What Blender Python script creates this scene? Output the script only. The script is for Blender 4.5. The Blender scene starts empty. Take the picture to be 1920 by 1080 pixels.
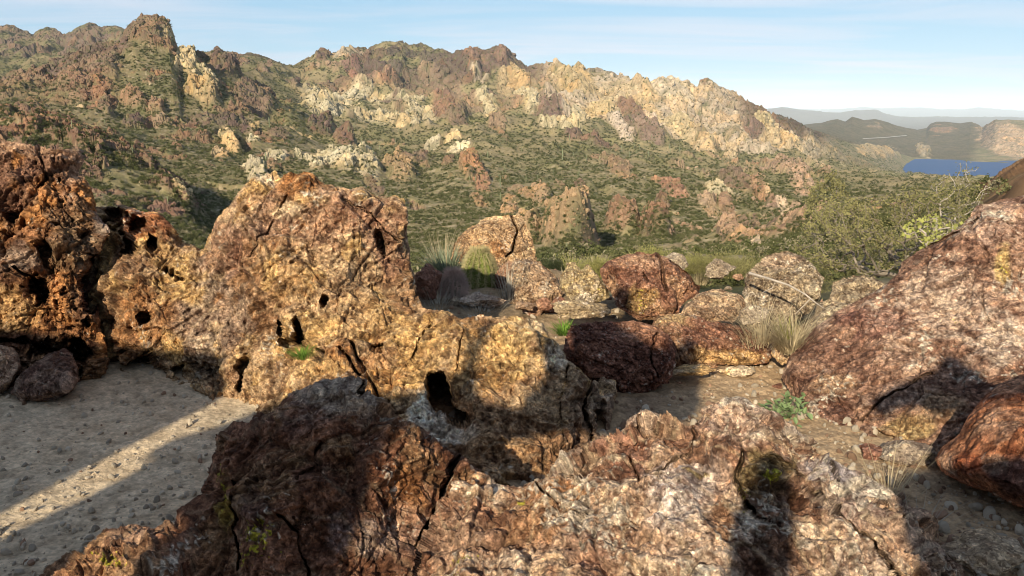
import bpy, math, random, time
import numpy as np
from mathutils import Vector, Matrix
T0 = time.time()
R = math.radians
SC = bpy.context.scene
COL = SC.collection

# ------------------------------------------------------------------ camera
CAM_H = 1.70
PITCH = 12.3
FPX = 1507.0
cam_d = bpy.data.cameras.new('camera'); cam = bpy.data.objects.new('camera', cam_d); COL.objects.link(cam)
cam.location = (0, 0, CAM_H); cam.rotation_euler = (R(90 - PITCH), 0, 0)
cam_d.sensor_width = 36.0; cam_d.lens = 36.0 * FPX / 1920.0
cam_d.clip_start = 0.05; cam_d.clip_end = 200000
SC.camera = cam
SC.render.resolution_x = 1024; SC.render.resolution_y = 576

# ------------------------------------------------------------------ sun, sky, exposure
SUN_EL, SUN_AZ = 24.0, 18.5          # the sun stands behind the camera, a little to the left
SUN_DIR = Vector((math.sin(R(SUN_AZ + 180)) * math.cos(R(SUN_EL)), math.cos(R(SUN_AZ + 180)) * math.cos(R(SUN_EL)), math.sin(R(SUN_EL))))
sun_d = bpy.data.lights.new('sun', 'SUN'); sun = bpy.data.objects.new('sun', sun_d); COL.objects.link(sun)
sun_d.energy = 5.0; sun_d.angle = R(0.55); sun_d.color = (1.0, 0.875, 0.68)
sun.rotation_euler = SUN_DIR.to_track_quat('Z', 'Y').to_euler()
sun.location = (-8, -20, 30)

def N(nt, typ, **kw):
    n = nt.nodes.new(typ)
    for k, v in kw.items():
        if k.startswith('i_'): n.inputs[k[2:].replace('_', ' ')].default_value = v
        else: setattr(n, k, v)
    return n

W = bpy.data.worlds.new('World'); SC.world = W; W.use_nodes = True
wt = W.node_tree; wt.nodes.clear()
wo = N(wt, 'ShaderNodeOutputWorld'); bg = N(wt, 'ShaderNodeBackground'); bg.inputs['Strength'].default_value = 0.082
sky = N(wt, 'ShaderNodeTexSky'); sky.sky_type = 'NISHITA'; sky.sun_disc = False
sky.sun_elevation = R(SUN_EL); sky.sun_rotation = R(SUN_AZ + 180); sky.altitude = 700; sky.air_density = 1.0; sky.dust_density = 0.25; sky.ozone_density = 1.6
tc = N(wt, 'ShaderNodeTexCoord')
sep = N(wt, 'ShaderNodeSeparateXYZ'); wt.links.new(tc.outputs['Generated'], sep.inputs[0])
# thin cirrus: the view direction projected on a flat layer high up
zc = N(wt, 'ShaderNodeMath', operation='MAXIMUM'); zc.inputs[1].default_value = 0.0; wt.links.new(sep.outputs['Z'], zc.inputs[0])
za = N(wt, 'ShaderNodeMath', operation='ADD'); za.inputs[1].default_value = 0.06; wt.links.new(zc.outputs[0], za.inputs[0])
dx = N(wt, 'ShaderNodeMath', operation='DIVIDE'); wt.links.new(sep.outputs['X'], dx.inputs[0]); wt.links.new(za.outputs[0], dx.inputs[1])
dy = N(wt, 'ShaderNodeMath', operation='DIVIDE'); wt.links.new(sep.outputs['Y'], dy.inputs[0]); wt.links.new(za.outputs[0], dy.inputs[1])
cmb = N(wt, 'ShaderNodeCombineXYZ'); wt.links.new(dx.outputs[0], cmb.inputs[0]); wt.links.new(dy.outputs[0], cmb.inputs[1])
mp = N(wt, 'ShaderNodeMapping'); mp.inputs['Rotation'].default_value = (0, 0, R(14)); mp.inputs['Scale'].default_value = (0.30, 0.75, 1)
wt.links.new(cmb.outputs[0], mp.inputs[0])
n1 = N(wt, 'ShaderNodeTexNoise'); n1.inputs['Scale'].default_value = 1.1; n1.inputs['Detail'].default_value = 7; n1.inputs['Roughness'].default_value = 0.55; n1.inputs['Distortion'].default_value = 0.6
wt.links.new(mp.outputs[0], n1.inputs['Vector'])
cr = N(wt, 'ShaderNodeValToRGB'); cr.color_ramp.elements[0].position = 0.42; cr.color_ramp.elements[0].color = (0, 0, 0, 1); cr.color_ramp.elements[1].position = 0.68; cr.color_ramp.elements[1].color = (1, 1, 1, 1)
wt.links.new(n1.outputs['Fac'], cr.inputs[0])
cf = N(wt, 'ShaderNodeMath', operation='MULTIPLY'); cf.inputs[1].default_value = 0.95; wt.links.new(cr.outputs[0], cf.inputs[0])
skm = N(wt, 'ShaderNodeMix', data_type='RGBA', blend_type='MULTIPLY'); skm.inputs[0].default_value = 1.0
skm.inputs[7].default_value = (0.80, 0.98, 1.14, 1)
wt.links.new(sky.outputs[0], skm.inputs[6])
cm = N(wt, 'ShaderNodeMix', data_type='RGBA'); cm.inputs[7].default_value = (6.5, 7.0, 8.1, 1)
# the pale band low over the horizon, blending into the physical sky higher up
lr = N(wt, 'ShaderNodeValToRGB'); le = lr.color_ramp.elements; le[0].position = 0.0; le[0].color = (.48, .67, .79, 1); le[1].position = 0.16; le[1].color = (.28, .53, .745, 1)
wt.links.new(zc.outputs[0], lr.inputs[0])
lsc = N(wt, 'ShaderNodeMix', data_type='RGBA', blend_type='MULTIPLY'); lsc.inputs[0].default_value = 1.0; lsc.inputs[7].default_value = (10, 10, 10, 1); wt.links.new(lr.outputs[0], lsc.inputs[6])
lf = N(wt, 'ShaderNodeMapRange'); lf.inputs['From Min'].default_value = 0.16; lf.inputs['From Max'].default_value = 0.42; lf.inputs['To Min'].default_value = 0.85; lf.inputs['To Max'].default_value = 0.0
wt.links.new(zc.outputs[0], lf.inputs['Value'])
lm = N(wt, 'ShaderNodeMix', data_type='RGBA'); wt.links.new(lf.outputs[0], lm.inputs[0]); wt.links.new(skm.outputs[2], lm.inputs[6]); wt.links.new(lsc.outputs[2], lm.inputs[7])
wt.links.new(cf.outputs[0], cm.inputs[0]); wt.links.new(lm.outputs[2], cm.inputs[6])
wt.links.new(cm.outputs[2], bg.inputs[0]); wt.links.new(bg.outputs[0], wo.inputs[0])

SC.view_settings.view_transform = 'Standard'; SC.view_settings.look = 'None'
SC.view_settings.exposure = 0.44; SC.view_settings.gamma = 1.0
SC.render.engine = 'CYCLES'
SC.cycles.max_bounces = 6; SC.cycles.diffuse_bounces = 3; SC.cycles.glossy_bounces = 2; SC.cycles.transmission_bounces = 4; SC.cycles.volume_bounces = 0
SC.cycles.transparent_max_bounces = 8
SC.cycles.use_denoising = True; SC.cycles.pixel_filter_type = 'BLACKMAN_HARRIS'; SC.cycles.filter_width = 1.0
SC.cycles.caustics_reflective = False; SC.cycles.caustics_refractive = False

# ------------------------------------------------------------------ picture geometry -> world (build-time measuring only)
CP, SP = math.cos(R(PITCH)), math.sin(R(PITCH))
def ray(px, py):
    """x/Y and (z-CAM_H)/Y slopes of the sight line through a photograph pixel"""
    X = np.asarray(px, float) - 960.0; v = np.asarray(py, float) - 540.0
    ry = FPX * CP - v * SP; rz = -FPX * SP - v * CP
    return X / ry, rz / ry
def at(px, py, Y):
    u, e = ray(px, py); return np.stack([u * Y, np.asarray(Y) + 0 * u, e * Y + CAM_H], -1)
def proj(P):
    x, y, z = P[..., 0], P[..., 1], P[..., 2] - CAM_H
    f = y * CP - z * SP; up = y * SP + z * CP
    f = np.maximum(f, 1e-3)
    return 960 + FPX * x / f, 540 - FPX * up / f
def ground_Y(px, py, z=0.0):
    u, e = ray(px, py); return (z - CAM_H) / e

# ------------------------------------------------------------------ noise
_rs = np.random.RandomState(7)
PERM = _rs.permutation(4096).astype(np.int32); PERM = np.concatenate([PERM, PERM])
_g = _rs.normal(size=(4096, 3)); GR3 = (_g / np.linalg.norm(_g, axis=1)[:, None]).astype(np.float32)
RV3 = _rs.uniform(0, 1, size=(4096, 3)).astype(np.float32)
def _hash(ix, iy, iz):
    return PERM[PERM[PERM[ix & 4095] + (iy & 4095) & 4095] + (iz & 4095) & 4095]
def _chunks(f, P, *a):
    P = np.asarray(P, np.float32); sh = P.shape[:-1]; Q = P.reshape(-1, 3); out = None
    for i in range(0, len(Q), 60000):
        r = f(Q[i:i + 60000], *a)
        if not isinstance(r, tuple): r = (r,)
        if out is None: out = [np.empty((len(Q),) + x.shape[1:], x.dtype) for x in r]
        for o, x in zip(out, r): o[i:i + 60000] = x
    out = [o.reshape(sh + o.shape[1:]) for o in out]
    return out[0] if len(out) == 1 else tuple(out)
def _perlin(P):
    I = np.floor(P); F = P - I; I = I.astype(np.int32)
    U = F * F * F * (F * (F * 6 - 15) + 10)
    r = 0
    for a in (0, 1):
        wx = U[:, 0] if a else 1 - U[:, 0]
        for b in (0, 1):
            wy = U[:, 1] if b else 1 - U[:, 1]
            for c in (0, 1):
                wz = U[:, 2] if c else 1 - U[:, 2]
                g = GR3[_hash(I[:, 0] + a, I[:, 1] + b, I[:, 2] + c)]
                d = g[:, 0] * (F[:, 0] - a) + g[:, 1] * (F[:, 1] - b) + g[:, 2] * (F[:, 2] - c)
                r = r + wx * wy * wz * d
    return (r * 1.55).astype(np.float32)
def perlin(P): return _chunks(_perlin, P)
def fbm(P, oct=4, gain=0.5, lac=2.03):
    s = 0; a = 1.0; t = 0
    for o in range(oct):
        s = s + a * perlin(P * (lac ** o) + o * 17.3); t += a; a *= gain
    return s / t * 1.4
def ridged(P, oct=4, gain=0.5, lac=2.1):
    s = 0; a = 1.0; t = 0; w = 1.0
    for o in range(oct):
        n = 1 - np.abs(perlin(P * (lac ** o) + o * 31.7)) * 1.6; n = np.clip(n, 0, 1) ** 2 * w
        s = s + a * n; t += a; a *= gain; w = np.clip(n * 1.6, 0, 1)
    return s / t
def _worley(P):
    I = np.floor(P).astype(np.int32)
    n = len(P); F1 = np.full(n, 9.0, np.float32); F2 = F1.copy(); best = np.zeros(n, np.int32); off = np.zeros((n, 3), np.float32)
    for a in (-1, 0, 1):
        for b in (-1, 0, 1):
            for c in (-1, 0, 1):
                h = _hash(I[:, 0] + a, I[:, 1] + b, I[:, 2] + c)
                q = RV3[h]; d = np.stack([I[:, 0] + a, I[:, 1] + b, I[:, 2] + c], -1) + q - P
                dd = np.sqrt((d * d).sum(1)).astype(np.float32)
                m = dd < F1
                F2 = np.where(m, F1, np.minimum(F2, dd)); F1 = np.where(m, dd, F1)
                best = np.where(m, h, best); off[m] = d[m]
    return F1, F2, best, off
def worley(P): return _chunks(_worley, P)
def _facets(P, beta=26.0):
    I = np.floor(P).astype(np.int32); n = len(P)
    F1 = np.full(n, 9.0, np.float32); F2 = F1.copy(); best = np.zeros(n, np.int32); H = np.zeros(n, np.float32); Wt = np.zeros(n, np.float32)
    for a in (-1, 0, 1):
        for b in (-1, 0, 1):
            for c in (-1, 0, 1):
                h = _hash(I[:, 0] + a, I[:, 1] + b, I[:, 2] + c)
                q = RV3[h]; ox = I[:, 0] + a + q[:, 0] - P[:, 0]; oy = I[:, 1] + b + q[:, 1] - P[:, 1]; oz = I[:, 2] + c + q[:, 2] - P[:, 2]
                dd = np.sqrt(ox * ox + oy * oy + oz * oz)
                m = dd < F1
                F2 = np.where(m, F1, np.minimum(F2, dd)); F1 = np.where(m, dd, F1); best = np.where(m, h, best)
                g = GR3[(h * 7 + 13) & 4095]; w = np.exp(-beta * dd)
                H += w * (ox * g[:, 0] + oy * g[:, 1] + oz * g[:, 2] + (RV3[(h * 3 + 5) & 4095][:, 0] - 0.5) * 0.5); Wt += w
    return (H / (Wt + 1e-20)).astype(np.float32), (F2 - F1).astype(np.float32), RV3[(best * 5 + 1) & 4095]
def facets(P):
    """broken rock faces: each cell a randomly tilted plane, joined over narrow edges; also distance to the cell's edge and a random value"""
    return _chunks(_facets, P)
def sstep(a, b, x):
    t = np.clip((x - a) / (b - a), 0, 1); return t * t * (3 - 2 * t)
def mix(a, b, t):
    t = np.asarray(t)[..., None]; return a * (1 - t) + np.asarray(b) * t

# ------------------------------------------------------------------ object helpers
def tag(o, label=None, cat=None, group=None, kind=None):
    if label: o['label'] = label
    if cat: o['category'] = cat
    if group: o['group'] = group
    if kind: o['kind'] = kind
    return o
def mesh_np(name, V, F, mat=None, parent=None, col=None, smooth=False, link=True):
    """V (n,3); F (m,3|4) int; col (n,3) pigment"""
    V = np.asarray(V, np.float32); F = np.asarray(F, np.int32); k = F.shape[1]
    me = bpy.data.meshes.new(name)
    me.vertices.add(len(V)); me.vertices.foreach_set('co', V.ravel())
    me.loops.add(F.size); me.loops.foreach_set('vertex_index', F.ravel())
    me.polygons.add(len(F)); me.polygons.foreach_set('loop_start', np.arange(0, F.size, k, dtype=np.int32))
    me.update(calc_edges=True)
    me.polygons.foreach_set('use_smooth', np.full(len(F), smooth))
    if col is not None:
        at_ = me.color_attributes.new('tint', 'FLOAT_COLOR', 'POINT')
        c = np.ones((len(V), 4), np.float32); c[:, :3] = col; at_.data.foreach_set('color', c.ravel())
    if mat: me.materials.append(mat)
    me.validate()
    o = bpy.data.objects.new(name, me)
    if link: COL.objects.link(o)
    if parent: o.parent = parent
    return o
def empty(name, loc=(0, 0, 0)):
    o = bpy.data.objects.new(name, None); o.location = loc; COL.objects.link(o); return o

# ------------------------------------------------------------------ materials
def tint_mat(name, bump_scale, bump_dist, var=0.5, grain=None, rough=0.9, spec=0.15, vscale=None, detail=8, dark=(0.45, 0.42, 0.42), light=(1.45, 1.4, 1.35), speck=None):
    m = bpy.data.materials.new(name); m.use_nodes = True; nt = m.node_tree; nt.nodes.clear()
    out = N(nt, 'ShaderNodeOutputMaterial'); b = N(nt, 'ShaderNodeBsdfPrincipled')
    b.inputs['Roughness'].default_value = rough; b.inputs['Specular IOR Level'].default_value = spec
    at_ = N(nt, 'ShaderNodeAttribute', attribute_name='tint')
    tcn = N(nt, 'ShaderNodeTexCoord')
    n = N(nt, 'ShaderNodeTexNoise'); n.inputs['Scale'].default_value = vscale or bump_scale; n.inputs['Detail'].default_value = detail; n.inputs['Roughness'].default_value = 0.68
    nt.links.new(tcn.outputs['Object'], n.inputs['Vector'])
    r = N(nt, 'ShaderNodeValToRGB'); e = r.color_ramp.elements
    e[0].position = 0.34; e[0].color = (*dark, 1); e[1].position = 0.66; e[1].color = (*light, 1)
    k = e.new(0.5); k.color = (0.95, 0.95, 0.95, 1)
    nt.links.new(n.outputs['Fac'], r.inputs[0])
    mx = N(nt, 'ShaderNodeMix', data_type='RGBA', blend_type='MULTIPLY'); mx.inputs[0].default_value = var
    nt.links.new(at_.outputs['Color'], mx.inputs[6]); nt.links.new(r.outputs[0], mx.inputs[7])
    last = mx.outputs[2]
    if grain:
        gs, ga = grain
        vo = N(nt, 'ShaderNodeTexVoronoi'); vo.inputs['Scale'].default_value = gs; vo.inputs['Randomness'].default_value = 1.0
        nw = N(nt, 'ShaderNodeTexNoise'); nw.inputs['Scale'].default_value = gs * .5; nw.inputs['Detail'].default_value = 2
        nt.links.new(tcn.outputs['Object'], nw.inputs['Vector'])
        av = N(nt, 'ShaderNodeMix', data_type='RGBA', blend_type='LINEAR_LIGHT'); av.inputs[0].default_value = 0.02
        nt.links.new(tcn.outputs['Object'], av.inputs[6]); nt.links.new(nw.outputs['Color'], av.inputs[7]); nt.links.new(av.outputs[2], vo.inputs['Vector'])
        sx = N(nt, 'ShaderNodeSeparateColor'); nt.links.new(vo.outputs['Color'], sx.inputs[0])
        gr = N(nt, 'ShaderNodeValToRGB'); ge = gr.color_ramp.elements
        ge[0].position = 0.0; ge[0].color = (.38, .32, .30, 1); ge[1].position = 1.0; ge[1].color = (1.75, 1.7, 1.6, 1)
        k1 = ge.new(.22); k1.color = (.75, .72, .70, 1); k2 = ge.new(.75); k2.color = (1.05, 1.03, 1.0, 1)
        nt.links.new(sx.outputs[0], gr.inputs[0])
        gm = N(nt, 'ShaderNodeMix', data_type='RGBA', blend_type='MULTIPLY'); gm.inputs[0].default_value = ga
        nt.links.new(last, gm.inputs[6]); nt.links.new(gr.outputs[0], gm.inputs[7]); last = gm.outputs[2]
    if speck:
        sc_, col_, amt, lo = speck
        n3 = N(nt, 'ShaderNodeTexNoise'); n3.inputs['Scale'].default_value = sc_; n3.inputs['Detail'].default_value = 5; n3.inputs['Roughness'].default_value = 0.7; n3.inputs['Distortion'].default_value = 0.8
        nt.links.new(tcn.outputs['Object'], n3.inputs['Vector'])
        r3 = N(nt, 'ShaderNodeMapRange'); r3.inputs['From Min'].default_value = lo; r3.inputs['From Max'].default_value = lo + 0.07; r3.inputs['To Max'].default_value = amt
        nt.links.new(n3.outputs['Fac'], r3.inputs['Value'])
        m3 = N(nt, 'ShaderNodeMix', data_type='RGBA'); m3.inputs[7].default_value = (*col_, 1)
        nt.links.new(r3.outputs[0], m3.inputs[0]); nt.links.new(last, m3.inputs[6]); last = m3.outputs[2]
    nt.links.new(last, b.inputs['Base Color'])
    n2 = N(nt, 'ShaderNodeTexNoise'); n2.inputs['Scale'].default_value = bump_scale; n2.inputs['Detail'].default_value = 9; n2.inputs['Roughness'].default_value = 0.7
    nt.links.new(tcn.outputs['Object'], n2.inputs['Vector'])
    bp = N(nt, 'ShaderNodeBump'); bp.inputs['Strength'].default_value = 1.0; bp.inputs['Distance'].default_value = bump_dist
    nt.links.new(n2.outputs['Fac'], bp.inputs['Height']); nt.links.new(bp.outputs[0], b.inputs['Normal'])
    nt.links.new(b.outputs[0], out.inputs[0])
    return m
def plain_mat(name, col, rough=0.8, var=0.25, scale=20.0, transl=0.0, spec=0.2):
    m = bpy.data.materials.new(name); m.use_nodes = True; nt = m.node_tree; nt.nodes.clear()
    out = N(nt, 'ShaderNodeOutputMaterial'); b = N(nt, 'ShaderNodeBsdfPrincipled')
    b.inputs['Roughness'].default_value = rough; b.inputs['Specular IOR Level'].default_value = spec
    tcn = N(nt, 'ShaderNodeTexCoord'); n = N(nt, 'ShaderNodeTexNoise'); n.inputs['Scale'].default_value = scale; n.inputs['Detail'].default_value = 4
    nt.links.new(tcn.outputs['Object'], n.inputs['Vector'])
    r = N(nt, 'ShaderNodeValToRGB'); e = r.color_ramp.elements
    e[0].position = 0.3; e[0].color = (*[c * (1 - var) for c in col], 1); e[1].position = 0.7; e[1].color = (*[min(1, c * (1 + var)) for c in col], 1)
    nt.links.new(n.outputs['Fac'], r.inputs[0]); nt.links.new(r.outputs[0], b.inputs['Base Color'])
    if transl > 0:
        t = N(nt, 'ShaderNodeBsdfTranslucent'); nt.links.new(r.outputs[0], t.inputs[0])
        ms = N(nt, 'ShaderNodeMixShader'); ms.inputs[0].default_value = transl
        nt.links.new(b.outputs[0], ms.inputs[1]); nt.links.new(t.outputs[0], ms.inputs[2]); nt.links.new(ms.outputs[0], out.inputs[0])
    else: nt.links.new(b.outputs[0], out.inputs[0])
    return m
# ================================================================== HILLS: one sheet from 9 m to the horizon
# crest and valley lines, near to far: (photo x, photo y, distance). Heights follow from distance and sight line.
LINES = [
 # foot behind the boulders
 [(-200, 560, 9), (600, 560, 9), (1000, 572, 9), (1300, 582, 9), (1600, 578, 9), (2100, 540, 9)],
 [(-200, 520, 25), (600, 520, 25), (1200, 512, 25), (1500, 500, 22), (1750, 440, 22), (1850, 385, 22), (1920, 340, 20), (2100, 290, 20)],
 [(-200, 490, 60), (600, 495, 60), (1000, 500, 60), (1300, 497, 60), (1450, 485, 55), (1600, 440, 50), (1750, 385, 45), (1850, 352, 40), (1890, 335, 36), (1920, 318, 34), (2100, 265, 32)],
 [(-200, 430, 95), (200, 440, 95), (400, 470, 110), (800, 480, 110), (1000, 482, 115), (1200, 488, 105), (1400, 478, 95), (1600, 428, 90), (1750, 388, 85), (1850, 362, 75), (1920, 340, 70), (2100, 300, 60)],
 # near spur on the left; cliffs in the middle
 [(-200, 190, 240), (0, 203, 230), (60, 212, 225), (100, 224, 220), (150, 243, 210), (200, 268, 200), (260, 300, 190), (320, 345, 175), (360, 390, 165), (400, 440, 160), (600, 445, 165), (800, 445, 165), (960, 440, 170), (1000, 432, 175), (1080, 425, 180), (1130, 445, 180), (1200, 455, 170), (1300, 455, 160), (1400, 440, 150), (1500, 420, 150), (1600, 402, 150), (1750, 378, 150), (1920, 365, 120), (2100, 340, 120)],
 # behind the spur; ravine
 [(-200, 225, 330), (0, 225, 330), (100, 240, 320), (200, 290, 300), (260, 320, 270), (320, 360, 250), (360, 385, 235), (400, 405, 220), (600, 405, 225), (800, 400, 235), (960, 385, 250), (1040, 372, 255), (1100, 385, 250), (1150, 400, 250), (1250, 400, 240), (1400, 400, 230), (1600, 380, 230), (1750, 366, 240), (1920, 366, 220), (2100, 360, 220)],
 [(-200, 200, 430), (0, 198, 430), (100, 215, 430), (200, 240, 420), (300, 275, 400), (400, 305, 370), (500, 318, 360), (600, 325, 360), (700, 330, 370), (800, 332, 380), (1000, 318, 420), (1200, 325, 430), (1400, 345, 400), (1600, 352, 400), (1750, 352, 420), (1920, 355, 400), (2100, 355, 400)],
 # crest of the left hill (with the knob), shelf in the middle
 [(-200, 165, 700), (0, 150, 700), (60, 146, 700), (100, 128, 700), (135, 104, 700), (180, 93, 700), (222, 84, 700), (236, 66, 700), (250, 52, 700), (268, 47, 700), (296, 50, 700), (314, 58, 700), (325, 74, 695), (334, 100, 690), (360, 112, 690), (400, 128, 690), (440, 146, 685), (500, 182, 680), (545, 208, 670), (600, 240, 650), (650, 262, 640), (720, 268, 660), (800, 262, 700), (900, 246, 750), (1000, 244, 800), (1120, 258, 850), (1250, 284, 850), (1350, 310, 800), (1450, 318, 850), (1560, 330, 900), (1700, 340, 1000), (1800, 342, 1200), (1920, 345, 1200), (2100, 345, 1200)],
 # behind that crest
 [(-200, 175, 1000), (0, 172, 1000), (100, 160, 1000), (200, 130, 1000), (300, 115, 1000), (345, 122, 950), (400, 142, 900), (450, 165, 900), (500, 185, 900), (560, 205, 900), (650, 232, 900), (750, 238, 950), (850, 228, 1000), (1000, 215, 1050), (1120, 235, 1050), (1250, 268, 1020), (1350, 290, 1000), (1450, 295, 1050), (1560, 305, 1250), (1640, 318, 1700), (1700, 327, 2100), (1740, 330, 2200), (1790, 334, 2250), (1850, 336, 2250), (1920, 330, 2250), (2100, 330, 2250)],
 [(-200, 120, 1500), (0, 115, 1500), (150, 105, 1500), (300, 108, 1200), (400, 115, 1150), (500, 140, 1100), (560, 165, 1150), (650, 180, 1200), (800, 180, 1250), (940, 170, 1300), (1060, 185, 1250), (1200, 215, 1200), (1330, 245, 1200), (1420, 258, 1250), (1520, 275, 1500), (1600, 292, 1900), (1660, 300, 2300), (1700, 322, 2500), (1740, 334, 2500), (1850, 340, 2500), (1920, 340, 2500), (2100, 340, 2500)],
 # main skyline, then the far shore of the lake
 [(-200, 70, 2200), (-40, 60, 2200), (0, 53, 2200), (14, 50, 2200), (40, 60, 2200), (62, 66, 2200), (76, 56, 2200), (89, 51, 2200), (104, 58, 2200), (118, 66, 2150), (130, 60, 2100), (148, 48, 2100), (164, 41, 2100), (180, 45, 2100), (192, 50, 2100), (204, 46, 2100), (220, 47, 2100), (238, 55, 2100), (270, 80, 1900), (335, 99, 1500), (370, 98, 1500), (410, 102, 1400), (430, 101, 1400), (470, 104, 1400), (500, 110, 1400), (530, 121, 1400), (550, 125, 1450), (572, 119, 1500), (590, 106, 1500), (605, 104, 1500), (620, 106, 1500), (645, 96, 1500), (662, 93, 1500), (690, 93, 1550), (705, 86, 1600), (722, 79, 1600), (755, 82, 1600), (770, 89, 1600), (790, 86, 1600), (815, 93, 1600), (836, 100, 1600), (848, 105, 1600), (862, 98, 1550), (885, 93, 1500), (905, 96, 1500), (925, 90, 1500), (938, 88, 1500), (950, 94, 1500), (968, 108, 1500), (985, 122, 1500), (1010, 131, 1500), (1038, 126, 1450), (1052, 126, 1450), (1075, 138, 1450), (1095, 136, 1450), (1120, 133, 1430), (1150, 140, 1430), (1170, 146, 1400), (1200, 154, 1400), (1225, 151, 1400), (1242, 146, 1400), (1270, 153, 1400), (1290, 160, 1400), (1308, 166, 1400), (1311, 154, 1400), (1320, 152, 1400), (1335, 153, 1400), (1342, 162, 1400), (1352, 168, 1400), (1375, 184, 1450), (1400, 195, 1480), (1425, 206, 1500), (1450, 215, 1550), (1480, 225, 1600), (1520, 242, 1800), (1560, 258, 2100), (1620, 276, 2500), (1680, 287, 2900), (1712, 294, 3130), (1760, 296, 3050), (1830, 302, 2900), (1920, 309, 2750), (2100, 318, 2650)],
 [(-200, 120, 2700), (0, 110, 2700), (300, 150, 2200), (560, 170, 2000), (1000, 180, 2000), (1300, 210, 2000), (1450, 240, 2200), (1520, 252, 2700), (1560, 256, 3000), (1620, 268, 3300), (1700, 276, 3600), (1760, 280, 3500), (1815, 284, 3300), (1850, 294, 3050), (1920, 302, 2950), (2100, 310, 2950)],
 # dark hills and the tan bluff beyond the lake
 [(-200, 200, 4200), (1400, 232, 4200), (1500, 236, 4200), (1540, 231, 4300), (1570, 223, 4300), (1585, 228, 4300), (1598, 219, 4300), (1620, 226, 4300), (1640, 223, 4300), (1665, 230, 4300), (1690, 238, 4500), (1720, 244, 4800), (1738, 240, 4800), (1744, 232, 4800), (1756, 228, 4800), (1780, 229, 4800), (1800, 232, 4800), (1822, 229, 4800), (1836, 236, 4800), (1842, 240, 4400), (1850, 234, 4000), (1866, 227, 3900), (1890, 225, 3900), (1920, 227, 3900), (1960, 236, 3900), (2100, 240, 3900)],
 [(-200, 245, 7500), (1400, 246, 7500), (1600, 246, 7500), (1750, 250, 7500), (2100, 248, 7500)],
 [(-200, 232, 12500), (2100, 232, 12500)],
 [(-200, 212, 15000), (1400, 206, 15000), (1440, 205, 15000), (1465, 203, 15000), (1500, 208, 15000), (1550, 213, 15000), (1575, 212, 15000), (1600, 209, 15000), (1625, 207, 15000), (1645, 208, 15000), (1662, 216, 15000), (1690, 221, 15000), (1920, 222, 15000), (2100, 222, 15000)],
 [(-200, 223, 24000), (2100, 223, 24000)],
 [(-200, 205, 34000), (1400, 206, 34000), (1470, 204, 34000), (1530, 206, 34000), (1590, 204, 34000), (1625, 201, 34000), (1650, 204, 34000), (1680, 203, 34000), (1722, 202, 34000), (1760, 205, 34000), (1800, 206, 34000), (1832, 202, 34000), (1870, 205, 34000), (1920, 208, 34000), (2100, 205, 34000)],
 [(-200, 222, 42000), (2100, 222, 42000)],
]
ROWS = [22, 30, 36, 110, 110, 110, 120, 90, 100, 130, 12, 46, 14, 14, 14, 10, 10, 6]
ROWS = [int(r * 1.5) for r in ROWS]
NU = 1150
uu = np.linspace(-0.80, 0.80, NU)
LY, LE = [], []
for i, L in enumerate(LINES):
    a = np.array(L, float); u, e = ray(a[:, 0], a[:, 1])
    o = np.argsort(u); LY.append(np.interp(uu, u[o], a[o, 2])); LE.append(np.interp(uu, u[o], e[o]))
LY = np.array(LY); LE = np.array(LE); K = len(LINES)
def smooth_u(A, n):
    k = np.hanning(n + 2)[1:-1]; k /= k.sum(); return np.array([np.convolve(np.pad(r, n // 2, 'edge'), k, 'valid')[:NU] for r in A])
LYs = smooth_u(LY, 31)
LEs = LE.copy(); LEs[:7] = smooth_u(LE[:7], 41)[:7]
LL = np.log(LYs)
for k in range(1, K): LL[k] = np.maximum(LL[k], LL[k - 1] + 0.05)
# monotone-limited Hermite of e against log distance
h = np.diff(LL, axis=0); d = np.diff(LEs, axis=0) / h
mk = np.zeros_like(LEs); mk[0] = d[0]; mk[-1] = d[-1]
for k in range(1, K - 1):
    same = d[k - 1] * d[k] > 0
    hm = 2 * d[k - 1] * d[k] / np.where(same, d[k - 1] + d[k], 1)
    mk[k] = np.where(same, hm, 0)
rowsE, rowsL, rowsS = [], [], []
for k in range(K - 1):
    for j in range(ROWS[k]):
        t = j / ROWS[k]
        t2, t3 = t * t, t * t * t
        rowsE.append((2 * t3 - 3 * t2 + 1) * LEs[k] + (t3 - 2 * t2 + t) * h[k] * mk[k] + (-2 * t3 + 3 * t2) * LEs[k + 1] + (t3 - t2) * h[k] * mk[k + 1])
        rowsL.append(LL[k] * (1 - t) + LL[k + 1] * t); rowsS.append(np.full(NU, k + t))
HE = np.array(rowsE); HY = np.exp(np.array(rowsL)); HS = np.array(rowsS)
NV = HE.shape[0]
HX = uu[None, :] * HY; HZ = HE * HY + CAM_H
P0 = np.stack([HX, HY, HZ], -1).astype(np.float32)
BX, BY = proj(P0)                       # where the bare slope lies in the photograph's frame
res = np.maximum(HY * 1.6 / NU, np.abs(np.gradient(HY, axis=0)) * 0.45)                      # sample spacing
def lay(P, lam, seed, fn=perlin):
    Q = P.copy(); Q[..., 2] *= 0.5; return fn(Q / lam + seed)
P2 = P0.copy(); P2[..., 2] = 0
def wfade(lam): return sstep(1.2, 3.0, lam / res)
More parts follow.
